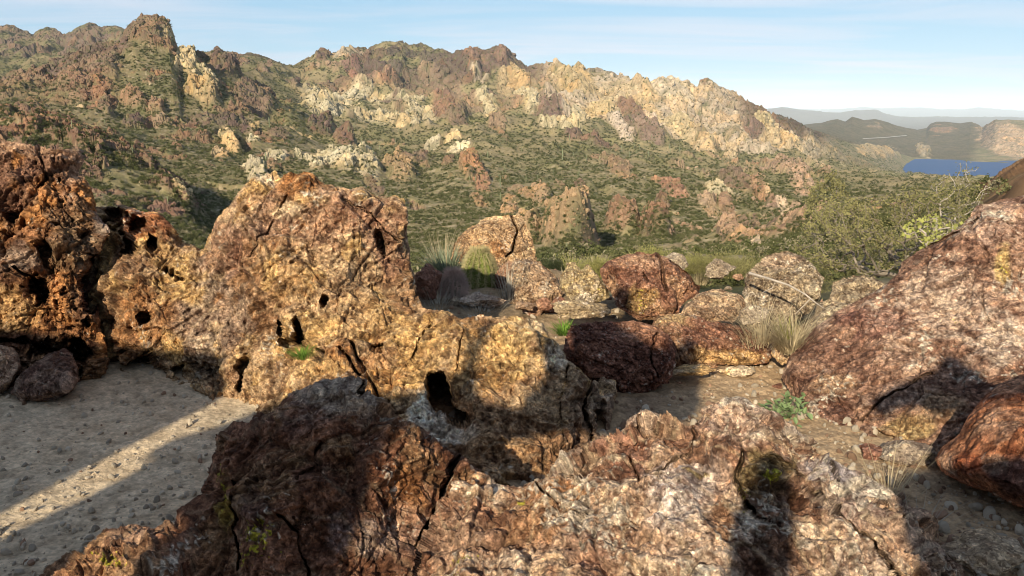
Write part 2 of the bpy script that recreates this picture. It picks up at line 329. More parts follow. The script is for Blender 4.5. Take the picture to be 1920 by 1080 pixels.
# ---- rock mask: where crags break out of the scrub
wx = perlin(P2 / 60.0 + 3.1); wy = perlin(P2 / 60.0 + 9.7); wx2 = perlin(P2 / 14.0 + 3.1); wy2 = perlin(P2 / 14.0 + 5.1)
relx = HY / FPX
jx = (wx * 16 + wx2 * 6 * np.minimum(1, 300 / HY)); jy = (wy * 8 + wy2 * 3)
CX, CY = BX + jx, BY + jy
rock_mask = None; TAN = (0.45, 0.365, 0.285); YEL = (0.48, 0.405, 0.275); MAR = (0.165, 0.108, 0.095); BRN = (0.225, 0.150, 0.115); ORA = (0.32, 0.215, 0.15); PINK = (0.52, 0.42, 0.35); DBR = (0.13, 0.10, 0.085); PALE = (0.54, 0.47, 0.34)
rock_ = None
rock = np.zeros_like(HY); rcol = np.zeros(HY.shape + (3,)); rcol[:] = BRN; bump = np.zeros_like(HY); rcw = np.zeros_like(HY)
def seg(lo, hi): return (HS >= lo) & (HS <= hi)
def blob(x, y, rx, ry, col, hgt=10, ang=0, k=(0, 17), hard=0.35, amt=1.0):
    """a crag: photo position, half sizes, slant, height in photo pixels at its distance; k = which slopes it may stand on"""
    m = seg(*k) & (np.abs(BX - x) < rx * 1.8 + ry + 30) & (np.abs(BY - y) < ry * 1.8 + rx + 30)
    if not m.any(): return
    c, s = math.cos(R(ang)), math.sin(R(ang))
    X = CX[m] - x; Y = CY[m] - y
    a = (X * c + Y * s) / rx; b = (-X * s + Y * c) / ry
    q = 1 - np.sqrt(a * a + b * b); w = sstep(0, hard, q) * amt
    rcol[m] = mix(rcol[m], col, w); rock[m] = np.maximum(rock[m], w)
    asym = 0.68 + 0.4 * np.clip((X / rx + 1) * .5, 0, 1)
    edge = sstep(0, 0.55, q + (X / rx) * .18)
    bump[m] = np.maximum(bump[m], hgt * 1.5 * edge * asym * relx[m])
dig = np.zeros_like(HY)
def hollow(x, y, rx, ry, dep, ang=0, k=(0, 17)):
    m = seg(*k) & (np.abs(BX - x) < 3 * rx + ry) & (np.abs(BY - y) < 3 * ry + rx); c, s = math.cos(R(ang)), math.sin(R(ang)); X = CX[m] - x; Y = CY[m] - y
    q = ((X * c + Y * s) / rx) ** 2 + ((-X * s + Y * c) / ry) ** 2; dig[m] = np.maximum(dig[m], dep * np.exp(-q * q) * relx[m])
def spread(x0, x1, y0, y1, col, k, w=1.0, ft=25):
    """regional rock colour"""
    m = seg(*k)
    a = sstep(x0 - ft, x0 + ft, CX) * (1 - sstep(x1 - ft, x1 + ft, CX)) * sstep(y0 - ft * .5, y0 + ft * .5, CY) * (1 - sstep(y1 - ft * .5, y1 + ft * .5, CY)) * w * m
    return a
def region(x0, x1, y0, y1, col, k, dens, lam, ft=25, dc=1.0):
    """a zone scattered with outcrops of one rock colour"""
    global rcol, rock
    a = spread(x0, x1, y0, y1, col, k, 1.0, ft)
    n = perlin(P2 / lam + x0 * .01) * .6 + perlin(P2 / (lam * .37) + y0 * .02) * .3 + perlin(P2 / (lam * .13) + 4.4) * .2
    w = a * sstep(0.12, 0.30, n + dens)
    rcol = mix(rcol, col, a * dc); rock = np.maximum(rock, w)
# main ridge: pale tan granite, browner to the left
region(1000, 1560, 110, 330, TAN, (8.2, 11), 0.62, 60)
region(560, 1020, 70, 250, ORA, (8.2, 11), 0.26, 70)
region(560, 830, 170, 260, YEL, (8, 11), 0.2, 40)
region(680, 860, 60, 150, DBR, (9, 11), -0.05, 60)
region(830, 1010, 80, 160, MAR, (9, 11), 0.30, 60)
region(1380, 1560, 190, 260, BRN, (9, 11), 0.12, 60)
region(330, 560, 90, 160, BRN, (9, 11), 0.05, 60)
region(-200, 260, 30, 130, (0.19, 0.125, 0.105), (9, 11), 0.25, 90)
# left hill
region(-200, 560, 60, 330, (0.25, 0.145, 0.10), (5.4, 8), 0.02, 26)
region(-200, 220, 110, 185, (0.27, 0.155, 0.11), (6.2, 8), 0.5, 26)
region(-200, 420, 185, 420, (0.235, 0.135, 0.10), (3, 5), 0.22, 14)
region(-200, 360, 300, 420, (0.235, 0.135, 0.105), (2, 5), 0.10, 9)
region(560, 960, 250, 350, ORA, (5, 8), -0.20, 22)
region(1250, 1560, 300, 460, (0.40, 0.26, 0.19), (3, 8), -0.02, 20)
region(1500, 1690, 262, 320, (0.42, 0.35, 0.26), (7, 11), 0.0, 40)
region(1560, 2100, 380, 480, (0.36, 0.24, 0.17), (1, 6), -0.05, 8)
region(1820, 2200, 250, 420, (0.34, 0.18, 0.10), (0.5, 4), 0.45, 8)
# named crags
for a in [
 (277, 68, 62, 34, BRN, 10, 8, (6.4, 7.3)), (320, 82, 16, 14, (0.45, .34, .2), 4, 0, (6.4, 7.3)),
 (165, 118, 95, 26, MAR, 9, -8, (6.2, 7.3)), (60, 150, 70, 20, BRN, 9, -10, (6.2, 7.3)),
 (40, 52, 40, 20, BRN, 4, 0, (9, 11)),
 (180, 140, 60, 22, BRN, 10, 0, (5.8, 7)), (100, 145, 30, 14, MAR, 8, -40, (5.8, 7)),
 (350, 130, 34, 16, YEL, 13, 15, (5.8, 7.4)), (385, 150, 40, 14, YEL, 14, 15, (5.5, 7.4)), (372, 182, 46, 14, (0.42, .30, .17), 38, 22, (5.5, 7.2)),
 (430, 138, 48, 12, MAR, 24, 14, (6.2, 7.4)), (500, 165, 44, 12, MAR, 22, 24, (6.0, 7.4)), (560, 165, 16, 8, MAR, 10, 30, (6.2, 9)),
 (460, 175, 34, 16, BRN, 9, 20, (5.5, 7.4)), (490, 190, 26, 12, BRN, 12, 20, (5.5, 7.4)),
 (245, 198, 34, 12, (0.30, .18, .12), 30, 10, (5.2, 7)), (290, 206, 22, 11, (0.33, .20, .13), 28, 10, (5.2, 7)), (185, 190, 12, 30, (0.36, .19, .12), 16, -25, (5.2, 7)), (200, 212, 24, 12, BRN, 10, 35, (5.2, 7)),
 (258, 236, 24, 14, MAR, 12, 0, (5, 7)), (310, 230, 26, 18, ORA, 12, 20, (5, 7)), (150, 204, 12, 5, (.5, .36, .24), 8, 15, (5, 7)),
 (425, 226, 44, 10, MAR, 24, 8, (5.2, 7)), (380, 222, 36, 14, BRN, 14, 4, (5.2, 7)), (466, 238, 20, 10, MAR, 28, 20, (5.2, 7)), (475, 236, 10, 10, (.5, .36, .2), 5, 40, (5.2, 7)),
 (432, 258, 30, 22, (0.55, .41, .25), 22, 50, (4.8, 6.6)), (408, 285, 26, 14, (0.52, .38, .24), 12, 20, (4.8, 6.6)), (480, 258, 20, 8, PALE, 8, 30, (4.8, 6.6)), (520, 285, 34, 7, PALE, 4, 12, (4.8, 6.6)), (585, 295, 34, 6, PALE, 4, 14, (4.8, 6.6)),
 (520, 250, 24, 8, BRN, 9, 16, (5, 7)), (565, 248, 26, 8, (.45, .34, .2), 6, 10, (5, 7)), (600, 246, 34, 9, MAR, 16, 30, (5.2, 7.2)), (645, 274, 34, 9, MAR, 20, 30, (5.2, 7.2)), (560, 192, 10, 16, MAR, 12, -40, (6, 7.4)), (605, 218, 22, 9, BRN, 12, 50, (6, 7.4)),
 (465, 318, 26, 16, PALE, 12, 40, (4.2, 6.2)), (480, 345, 24, 14, PALE, 9, 10, (4.0, 6.0)), (500, 315, 10, 22, ORA, 8, -50, (4.2, 6.2)), (340, 400, 34, 14, (.5, .37, .22), 8, 20, (3.6, 5.6)), (390, 368, 10, 6, BRN, 5, 0, (3.6, 5.6)),
 (640, 310, 46, 26, PALE, 13, 30, (4.4, 6.4)), (690, 320, 30, 28, YEL, 12, 60, (4.4, 6.4)), (600, 318, 24, 14, PALE, 10, 20, (4.4, 6.4)),
 (745, 300, 52, 42, (.40, .26, .16), 24, 55, (4.4, 6.4)), (775, 292, 26, 34, BRN, 18, 60, (4.4, 6.4)), (700, 352, 30, 12, BRN, 6, 30, (4.0, 6.0)),
 (800, 270, 32, 9, PALE, 7, -25, (5.4, 7.3)), (845, 258, 24, 12, YEL, 9, -15, (5.4, 7.3)), (860, 284, 30, 5, (.7, .6, .42), 3, -6, (5.4, 7.3)),
 (880, 322, 30, 18, (.42, .23, .15), 17, 45, (4.6, 6.4)), (905, 338, 34, 13, (.42, .23, .15), 13, 45, (4.6, 6.4)), (835, 305, 14, 8, BRN, 6, 0, (4.6, 6.4)),
 (780, 370, 22, 10, ORA, 5, 20, (3.8, 5.6)), (900, 370, 20, 8, ORA, 5, 20, (3.8, 5.6)),
 (975, 355, 24, 12, ORA, 14, 30, (3.8, 5.8)), (1010, 368, 34, 20, (.42, .27, .175), 22, 40, (3.8, 5.8)), (955, 385, 26, 20, (.42, .27, .175), 20, 60, (3.6, 5.6)),
 (1040, 350, 20, 10, ORA, 12, 35, (4.2, 5.8)), (1085, 362, 20, 12, BRN, 12, 45, (4.2, 5.8)),
 (1045, 446, 70, 13, (.46, .29, .18), 125, 4, (3.1, 4.7)), (980, 440, 36, 10, (.46, .30, .19), 95, 0, (3.1, 4.7)),
 (1165, 432, 40, 9, (.34, .20, .135), 70, 4, (3.4, 5.2)), (1222, 440, 36, 9, (.32, .185, .125), 76, 6, (3.4, 5.2)), (1240, 385, 16, 9, BRN, 16, 30, (3.4, 5.4)),
 (1170, 330, 46, 9, ORA, 6, 24, (4.6, 6.8)), (1250, 352, 52, 11, (.38, .21, .145), 12, 20, (4.4, 6.4)), (1330, 385, 60, 9, (.44, .30, .21), 8, 30, (4.0, 6.2)),
 (1380, 345, 44, 12, BRN, 12, 16, (4.4, 6.6)), (1350, 360, 50, 11, YEL, 7, 24, (4.4, 6.4)), (1430, 360, 40, 16, (.38, .23, .16), 14, 40, (4.2, 6.4)), (1460, 378, 36, 9, (.58, .43, .31), 8, 38, (4.0, 6.2)), (1370, 395, 44, 11, (.36, .22, .15), 11, 40, (4, 6)), (1400, 425, 20, 10, BRN, 8, 35, (3.4, 5.6)),
 (1360, 445, 38, 13, (.46, .29, .2), 15, 18, (3.1, 4.8)), (1290, 420, 36, 8, (.42, .26, .18), 10, 30, (3.3, 5)), (1420, 470, 26, 8, (.5, .38, .28), 5, 30, (2.8, 4.4)),
 (1500, 345, 34, 12, (.48, .31, .23), 7, 24, (4.2, 7)), (1410, 310, 20, 5, (.5, .33, .25), 3, 0, (5.4, 7.2)),
 (1100, 268, 70, 9, (.22, .14, .115), 4, 12, (6.2, 7.6)), (1150, 305, 60, 9, ORA, 2, 15, (5.6, 7.2)), (1060, 248, 20, 9, YEL, 8, 0, (7, 8.4)), (1050, 240, 46, 8, YEL, 6, 8, (6.9, 8.5)), (940, 243, 22, 6, ORA, 4, 0, (6.8, 7.8)),
 (1185, 225, 44, 18, (.23, .15, .125), 18, 48, (7.3, 9.6)), (1160, 238, 16, 14, PINK, 8, 60, (7.2, 9)), (1170, 258, 32, 10, PINK, 8, 25, (7, 8.8)), (1215, 256, 50, 18, (.27, .18, .145), 14, 28, (7.1, 9)), (1238, 243, 34, 7, PINK, 8, 35, (7.3, 9.2)),
 (1030, 212, 34, 24, (.24, .15, .125), 16, 40, (7.6, 9.8)), (1088, 213, 22, 16, YEL, 12, 0, (7.8, 9.8)), (1125, 205, 38, 20, (.52, .40, .24), 14, 0, (7.8, 9.8)),
 (830, 205, 36, 30, (.26, .155, .12), 12, 40, (7.6, 9.4)), (865, 235, 24, 22, BRN, 12, 60, (7.4, 8.8)), (740, 195, 22, 14, BRN, 8, 20, (7.8, 9.4)),
 (680, 135, 26, 40, (.27, .15, .13), 12, -28, (8.8, 9.95)), (700, 140, 24, 22, MAR, 12, 30, (8.8, 9.95)), (625, 158, 36, 14, BRN, 16, -10, (8.4, 9.9)), (640, 185, 44, 16, PALE, 8, -8, (8.2, 9.9)), (720, 155, 30, 12, (.38, .22, .16), 9, -10, (8.6, 9.9)), (795, 138, 28, 12, ORA, 12, 10, (8.8, 9.95)), (760, 240, 60, 9, YEL, 6, 6, (7.2, 8.6)), (690, 228, 60, 9, YEL, 6, 10, (7.2, 8.6)), (620, 205, 50, 8, PALE, 6, 14, (7.4, 9)),
 (605, 108, 18, 8, MAR, 5, 0, (9.3, 10)), (650, 104, 34, 10, TAN, 6, 0, (9.3, 10)),
 (890, 120, 18, 34, (.30, .17, .13), 15, -4, (9, 10)), (940, 108, 16, 20, (.27, .16, .13), 9, 0, (9.2, 10)), (905, 110, 30, 18, (.24, .15, .125), 8, 0, (9.2, 10)),
 (960, 165, 40, 26, (.42, .31, .19), 12, 20, (8.6, 9.9)), (900, 145, 26, 10, TAN, 8, 20, (8.6, 9.9)), (985, 190, 30, 16, YEL, 10, 30, (8, 9.8)), (920, 205, 40, 14, YEL, 9, 40, (7.8, 9.5)),
 (1080, 160, 60, 24, (.44, .33, .2), 14, 14, (8.6, 10)), (1180, 185, 70, 28, (.50, .385, .255), 16, 20, (8.4, 10)), (1260, 175, 56, 26, (.56, .46, .35), 14, 18, (8.8, 10)), (1340, 215, 70, 28, TAN, 15, 32, (8.4, 10)), (1280, 250, 60, 24, (.52, .41, .26), 16, 30, (8, 9.9)), (1320, 278, 30, 26, (.50, .38, .25), 18, 60, (7.4, 9.4)), (1420, 245, 54, 14, (.52, .42, .26), 10, 24, (8.5, 10)), (1460, 275, 50, 15, (.54, .41, .26), 14, 20, (7.6, 10)), (1370, 300, 16, 16, (.55, .42, .28), 12, 60, (7.2, 9.4)),
 (1385, 225, 28, 9, (.24, .155, .13), 7, 20, (8.8, 10)), (1410, 255, 18, 18, (.26, .165, .135), 10, 60, (8.4, 10)), (1322, 156, 16, 8, (.33, .22, .16), 2, 0, (9.4, 10.1)), (1640, 286, 44, 9, (.55, .43, .28), 12, 8, (8, 10.4)), (1730, 284, 16, 9, (.42, .33, .23), 10, 60, (10, 12)),

 (1890, 264, 74, 40, (0.60, .40, .27), 2, 18, (10.3, 12.2)), (1765, 243, 26, 9, (.36, .21, .14), 2, 0, (11.2, 12.2)), (1640, 236, 18, 5, (.33, .24, .18), 2, 0, (11, 12.2)),
]: blob(*a)
for a in [(1150, 462, 60, 16, 16, 10, (2.6, 5)), (1120, 352, 16, 8, 8, 40, (4, 6)), (480, 195, 64, 14, 26, 32, (5, 7)), (440, 175, 40, 10, 24, 40, (5.4, 7)), (460, 262, 14, 14, 20, 60, (4.6, 6.6)), (140, 222, 50, 10, 14, 26, (4.8, 6)),
  (420, 340, 60, 30, 10, 40, (3.6, 5.6)), (380, 190, 20, 12, 10, 60, (5, 7)), (640, 250, 30, 8, 6, 20, (5, 7)), (980, 395, 14, 14, 10, 60, (3.4, 5)), (310, 195, 14, 16, 8, 60, (5, 7)), (490, 163, 60, 8, 18, 24, (6, 7.4)), (1010, 222, 10, 14, 8, 0, (7.6, 9.6)), (905, 150, 8, 14, 10, 0, (8.8, 10)), (1230, 425, 60, 16, 10, 30, (3, 5)), (1420, 375, 12, 10, 8, 40, (4, 6))]: hollow(*a)
# ---- relief
rcol = rcol * np.array((1.0, .98, .88)); rd_ = sstep(1.25, 1.6, rcol[..., 0] / rcol[..., 1])[..., None]; rcol = rcol * (1 - rd_ * np.array((.12, .07, .07))); rl_ = rcol.mean(-1, keepdims=True); rcol = rl_ + (rcol - rl_) * .95
Z = P0[..., 2].copy()
near_fade = sstep(9, 30, HY)
rdg = lay(P0, 90.0, 1.3, lambda q: ridged(q, 4))
slope_amp = np.interp(np.log(HY), np.log([9, 60, 250, 700, 1500, 4000, 15000, 40000]), [0.2, 1.5, 5, 20, 42, 22, 10, 10])
Z += (rdg - 0.35) * slope_amp * near_fade * (1 - .9 * sstep(1650, 2000, HY) * (BX > 1500)) * (0.45 + 0.35 * rock) * (1 - .75 * np.exp(-((HS - 10) / .35) ** 2)) * (1 - .7 * np.exp(-((HS - 7) / .3) ** 2) * (BX < 600))
# keep the crests where they were measured: the relief above is mostly removed on skyline rows
cl, ce, cid = facets(np.concatenate([P2[..., :2] / 26.0, (P0[..., 2:] / 40.0)], -1) + np.stack([wx, wy, wx], -1) * .6)
cl2, ce2, cid2 = facets(P0 / np.array([9.0, 9.0, 14.0]) + np.stack([wy2, wx2, wx2], -1) * .5)
cl3, ce3, cid3 = facets(P0 / np.array([3.4, 3.4, 5.0]) + np.stack([wx2, wy2, wx2], -1) * .4)
hs = np.clip(HY / 900, 0.03, 1.15) * (1 - .8 * sstep(1650, 2100, HY) * (BX > 1400))
cliff = bump * (0.42 + 0.22 * np.clip(rdg, 0, 1))
Z += cliff
Z -= dig
Z += rock * (np.clip(cl, -.6, 1.2) * 6.0 * hs * wfade(26) + cl2 * 2.5 * wfade(9) * np.clip(hs * 3, .1, 1) + cl3 * 1.1 * wfade(3.4) * np.clip(HY / 150, .15, 1))
Z -= rock * ((1 - sstep(0, .10, ce)) * 3.5 * hs * wfade(20) + (1 - sstep(0, .12, ce2)) * 1.3 * wfade(8) * np.clip(hs * 3, .1, 1) + (1 - sstep(0, .14, ce3)) * 0.5 * wfade(3) * np.clip(HY / 150, .15, 1))
for lam, am in ((160, 5), (60, 3.0), (22, 1.3), (8, 0.6), (3, 0.30), (1.2, 0.14), (0.5, 0.06)):
    Z += lay(P0, lam, lam * 1.7) * am * wfade(lam) * near_fade * np.clip(HY / lam / 4, 0, 1) * (1 + rock * .8)
wat = seg(8.2, 10.0) & (BX > 1690)
Z = np.where(wat & (Z > -168), np.minimum(Z, -168 + np.clip((Z + 168) * 1.0, 0, 3) * 0 + (P0[..., 2] + 168)), Z)
Z = np.where(HS > 12.0, P0[..., 2] + lay(P0, 900, 2.2, lambda q: ridged(q, 3)) * np.clip(HY - 7000, 0, 8000) / 8000 * 40, Z)
PH = P0.copy(); PH[..., 2] = Z
# ---- pigment
gx = np.gradient(PH, axis=1); gy = np.gradient(PH, axis=0); nn = np.cross(gx, gy); nn /= np.linalg.norm(nn, axis=-1)[..., None] + 1e-9
steep = 1 - np.abs(nn[..., 2])
C3 = lambda *a: np.array(a, float)
g1 = perlin(P0 / 35.0 + 8.8); g2 = perlin(P0 / 7.0 + 1.8); g3 = perlin(P0 / 2.2 + 6.1) * wfade(2.2); g4 = perlin(P0 / 0.8) * wfade(0.8)
soil = mix(np.broadcast_to((0.27, 0.215, 0.13), PH.shape).copy(), (0.20, 0.18, 0.095), sstep(-.5, .5, g1 + g2 * .4))
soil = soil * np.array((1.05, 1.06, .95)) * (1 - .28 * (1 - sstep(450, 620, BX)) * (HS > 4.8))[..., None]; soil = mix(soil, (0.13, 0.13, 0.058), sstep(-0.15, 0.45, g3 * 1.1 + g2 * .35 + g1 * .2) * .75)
soil = mix(soil, (0.40, 0.33, 0.22), sstep(0.25, 0.6, -g3 + g4 * .4) * .6)
rk = rcol * (1 + 0.20 * g2[..., None] + 0.22 * g3[..., None])
rk = mix(rk, rk * np.array((1.25, 1.12, 0.95)), sstep(.5, .9, cid[..., 0])); rk = mix(rk, rk * np.array((.72, .70, .70)), sstep(.55, .8, cid2[..., 1]) * .8)
rk = mix(rk, (0.12, 0.12, 0.06), (1 - sstep(0, .16, ce2)) * .5 + (1 - sstep(0, .10, ce)) * .5)  # crevice shade of the far rock put into its colour
scr = sstep(0.18, 0.42, g2 * .8 + g3 * .5 + .12) * (1 - sstep(0.25, 0.5, steep))
rk = mix(rk, (0.125, 0.125, 0.06), scr * .35)
expose = np.clip(np.maximum(rock, sstep(0.45, 0.65, steep) * .8), 0, 1)
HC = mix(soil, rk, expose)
slope_r = sstep(1780, 1860, BX) * (HY < 90) * (HY > 12); HC = mix(HC, C3(.30, .17, .09) * (1 + .5 * g3[..., None]), slope_r * .7)
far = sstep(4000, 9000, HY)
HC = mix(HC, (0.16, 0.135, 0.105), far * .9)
beyond = seg(10.0, 13.0)
HC = mix(HC, HC * np.array((.52, .49, .50)), beyond * (1 - sstep(1835, 1865, CX + .6 * (CY - 250))) * (1 - rock) * .9)
HC = np.clip(HC, 0.01, 0.9)
def grid_faces(nr, nc):
    i = np.arange(nr * nc).reshape(nr, nc)
    return np.stack([i[:-1, :-1], i[:-1, 1:], i[1:, 1:], i[1:, :-1]], -1).reshape(-1, 4)
M_hill = tint_mat('hill_ground', 0.5, 0.5, var=0.45, vscale=0.9, rough=0.95, spec=0.05)
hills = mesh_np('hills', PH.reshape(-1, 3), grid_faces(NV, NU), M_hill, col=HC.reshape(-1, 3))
tag(hills, kind='structure')
print('hills', NV, NU, round(time.time() - T0, 1))

# ------------------------------------------------------------------ lake
def lake():
    n = 60; xs = np.linspace(900, 3200, n); ys = np.linspace(1900, 3600, n)
    V = np.array([(x, y, -168.0) for y in ys for x in xs]); 
    m = bpy.data.materials.new('lake_water'); m.use_nodes = True; nt = m.node_tree; b = nt.nodes['Principled BSDF']
    b.inputs['Base Color'].default_value = (0.0, 0.055, 0.19, 1); b.inputs['Roughness'].default_value = 0.45; b.inputs['Specular IOR Level'].default_value = 0.15; b.inputs['IOR'].default_value = 1.33
    tcn = N(nt, 'ShaderNodeTexCoord'); nz = N(nt, 'ShaderNodeTexNoise'); nz.inputs['Scale'].default_value = 0.2; nz.inputs['Detail'].default_value = 4
    nt.links.new(tcn.outputs['Object'], nz.inputs['Vector']); bp = N(nt, 'ShaderNodeBump'); bp.inputs['Distance'].default_value = 0.8; bp.inputs['Strength'].default_value = 0.6
    nt.links.new(nz.outputs['Fac'], bp.inputs['Height']); nt.links.new(bp.outputs[0], b.inputs['Normal'])
    o = mesh_np('water', V, grid_faces(n, n), m); tag(o, kind='structure')
lake()
# ================================================================== scatter: one object instancing small prototypes on points
def scatter(name, pts, scale, rot, which, protos, tint=None):
    n = len(pts)
    me = bpy.data.meshes.new(name); me.vertices.add(n); me.vertices.foreach_set('co', np.asarray(pts, np.float32).ravel())
    def attr(nm, ty, fld, arr):
        a = me.attributes.new(nm, ty, 'POINT'); a.data.foreach_set(fld, np.ascontiguousarray(arr).ravel())
    attr('sc', 'FLOAT_VECTOR', 'vector', np.asarray(scale, np.float32)); attr('rt', 'FLOAT_VECTOR', 'vector', np.asarray(rot, np.float32)); attr('kd', 'INT', 'value', np.asarray(which, np.int32))
    if tint is not None:
        c = np.ones((n, 4), np.float32); c[:, :3] = tint; attr('tint', 'FLOAT_COLOR', 'color', c)
    me.update(); o = bpy.data.objects.new(name, me); COL.objects.link(o)
    ng = bpy.data.node_groups.new(name + '_nodes', 'GeometryNodeTree')
    ng.interface.new_socket('Geometry', in_out='INPUT', socket_type='NodeSocketGeometry'); ng.interface.new_socket('Geometry', in_out='OUTPUT', socket_type='NodeSocketGeometry')
    gi = ng.nodes.new('NodeGroupInput'); go = ng.nodes.new('NodeGroupOutput'); jn = ng.nodes.new('GeometryNodeJoinGeometry')
    def named(nm, ty):
        a = ng.nodes.new('GeometryNodeInputNamedAttribute'); a.data_type = ty; a.inputs['Name'].default_value = nm; return a.outputs['Attribute']
    sc, rt, kd = named('sc', 'FLOAT_VECTOR'), named('rt', 'FLOAT_VECTOR'), named('kd', 'INT')
    for k, p in enumerate(protos):
        cmp_ = ng.nodes.new('FunctionNodeCompare'); cmp_.data_type = 'INT'; cmp_.operation = 'EQUAL'; ng.links.new(kd, cmp_.inputs[2]); cmp_.inputs[3].default_value = k
        oi = ng.nodes.new('GeometryNodeObjectInfo'); oi.inputs['Object'].default_value = p; oi.inputs['As Instance'].default_value = True
        ip = ng.nodes.new('GeometryNodeInstanceOnPoints')
        ng.links.new(gi.outputs[0], ip.inputs['Points']); ng.links.new(cmp_.outputs[0], ip.inputs['Selection']); ng.links.new(oi.outputs['Geometry'], ip.inputs['Instance'])
        e2r = ng.nodes.new('FunctionNodeEulerToRotation'); ng.links.new(rt, e2r.inputs[0]); ng.links.new(e2r.outputs[0], ip.inputs['Rotation']); ng.links.new(sc, ip.inputs['Scale'])
        ng.links.new(ip.outputs[0], jn.inputs[0])
    ng.links.new(jn.outputs[0], go.inputs[0])
    md = o.modifiers.new('scatter', 'NODES'); md.node_group = ng
    return o
def inst_mat(name, bump_scale=6, bump_dist=0.03, rough=0.9, transl=0.0, var=0.5):
    """pigment comes from the point it stands on"""
    m = tint_mat(name, bump_scale, bump_dist, var=var, rough=rough, spec=0.08)
    for n in m.node_tree.nodes:
        if n.bl_idname == 'ShaderNodeAttribute': n.attribute_type = 'INSTANCER'
    if transl:
        nt = m.node_tree; b = next(n for n in nt.nodes if n.bl_idname == 'ShaderNodeBsdfPrincipled'); out = next(n for n in nt.nodes if n.bl_idname == 'ShaderNodeOutputMaterial')
        t = N(nt, 'ShaderNodeBsdfTranslucent'); nt.links.new(b.inputs['Base Color'].links[0].from_socket, t.inputs[0])
        ms = N(nt, 'ShaderNodeMixShader'); ms.inputs[0].default_value = transl; nt.links.new(b.outputs[0], ms.inputs[1]); nt.links.new(t.outputs[0], ms.inputs[2]); nt.links.new(ms.outputs[0], out.inputs[0])
    return m
import bmesh
def ico(sub):
    bm = bmesh.new(); bmesh.ops.create_icosphere(bm, subdivisions=sub, radius=1.0)
    V = np.array([v.co[:] for v in bm.verts], np.float32); F = np.array([[v.index for v in f.verts] for f in bm.faces], np.int32); bm.free(); return V, F
def stone_mesh(seed, sub=3, planes=9, rough=0.10, box=0.0):
    """unit angular stone: a ball cut by random planes, chipped and roughened"""
    V, F = ico(sub); rs = np.random.RandomState(seed)
    D = V / np.linalg.norm(V, axis=1)[:, None]
    Np = rs.normal(size=(planes, 3)); Np /= np.linalg.norm(Np, axis=1)[:, None]; dp = rs.uniform(0.55, 0.85, planes)
    r = np.ones(len(D)); 
    for nrm, dd in zip(Np, dp):
        c = D @ nrm; r = np.minimum(r, np.where(c > 0.05, dd / np.maximum(c, 0.05), 9))
    V = D * r[:, None]
    f, e, _ = facets(V * 2.3 + seed); f2, e2, _ = facets(V * 5.1 + seed)
    V = V * (1 + rough * (f * 1.2 + f2 * .45 + fbm(V * 4 + seed, 3) * .5))[:, None]
    return V, F
def proto(name, V, F, mat, smooth=False, col=None):
    return mesh_np(name, V, F, mat, smooth=smooth, link=False, col=col)
# bush prototypes: many leaf clumps spread through an uneven crown
def bush_mesh(seed, n=150, leaf=0.16, flat=0.75):
    rs = np.random.RandomState(seed); V, F = [], []
    cents = rs.normal(size=(7, 3)) * (0.42, 0.42, 0.25); cents[:, 2] = np.abs(cents[:, 2]) + 0.25
    for i in range(n):
        c = cents[rs.randint(7)] + rs.normal(size=3) * 0.22; c[2] = max(c[2], 0.02)
        a = rs.normal(size=3); a /= np.linalg.norm(a); b = np.cross(a, rs.normal(size=3)); b /= np.linalg.norm(b)
        s = leaf * rs.uniform(.6, 1.4); k = len(V)
        V += [c - a * s, c + b * s * .6, c + a * s, c - b * s * .5]; F += [[k, k + 1, k + 2, k + 3]]
    return np.array(V) * (1, 1, flat), np.array(F)
M_bush = inst_mat('scrub_leaves', 3, 0.02, transl=0.25, var=0.4)
bushes = [proto('scrub_bush', *bush_mesh(i), M_bush) for i in range(5)]
M_crag = inst_mat('crag_rock', 3.0, 0.08, var=0.65)
crags = [proto('crag_stone', *stone_mesh(40 + i, 3, 10, 0.22), M_crag) for i in range(6)]

rs = np.random.RandomState(11)
# weights: even cover in the picture, none where the ground is hidden or under the lake
bxg, byg = proj(PH); vis_px = (np.abs(np.gradient(byg, axis=0)) + 0.15) * np.abs(np.gradient(bxg, axis=1))
inframe = (bxg > -60) & (bxg < 1980)
def pick(wt, n):
    w = wt.ravel() / wt.sum(); idx = rs.choice(w.size, size=n, p=w); return idx
def jitter(idx):
    r_, c_ = np.divmod(idx, NU); r_ = np.clip(r_, 0, NV - 2); c_ = np.clip(c_, 0, NU - 2)
    a, b = rs.rand(len(idx), 1), rs.rand(len(idx), 1)
    p = PH[r_, c_] * (1 - a) * (1 - b) + PH[r_, c_ + 1] * a * (1 - b) + PH[r_ + 1, c_] * (1 - a) * b + PH[r_ + 1, c_ + 1] * a * b
    return p, r_, c_
wet = (PH[..., 2] < -166)
wb = vis_px * inframe * (1 - expose * .80) * (HY > 14) * (HY < 2600) * (~wet) * (.12 + sstep(-.35, .3, g1 * .6 + g2)) * np.interp(HY, [14, 60, 200, 3000], [.12, .45, .8, 1])
wb = wb * (1 - .9 * (sstep(1780, 1860, bxg) * (HY < 90)))
idx = pick(wb, 110000); p, r_, c_ = jitter(idx)
Yd = p[:, 1]; s = rs.uniform(0.55, 1.35, len(p)) * np.interp(Yd, [0, 60, 250, 800, 2600], [0.22, 0.34, 0.62, 1.15, 2.0])
kind = rs.rand(len(p))
cb = np.where(kind[:, None] < .55, np.array([[0.10, 0.108, 0.042]]), np.where(kind[:, None] < .82, np.array([[0.15, 0.15, 0.065]]), np.array([[0.28, 0.245, 0.15]])))
cb = cb * rs.uniform(.75, 1.3, (len(p), 1))
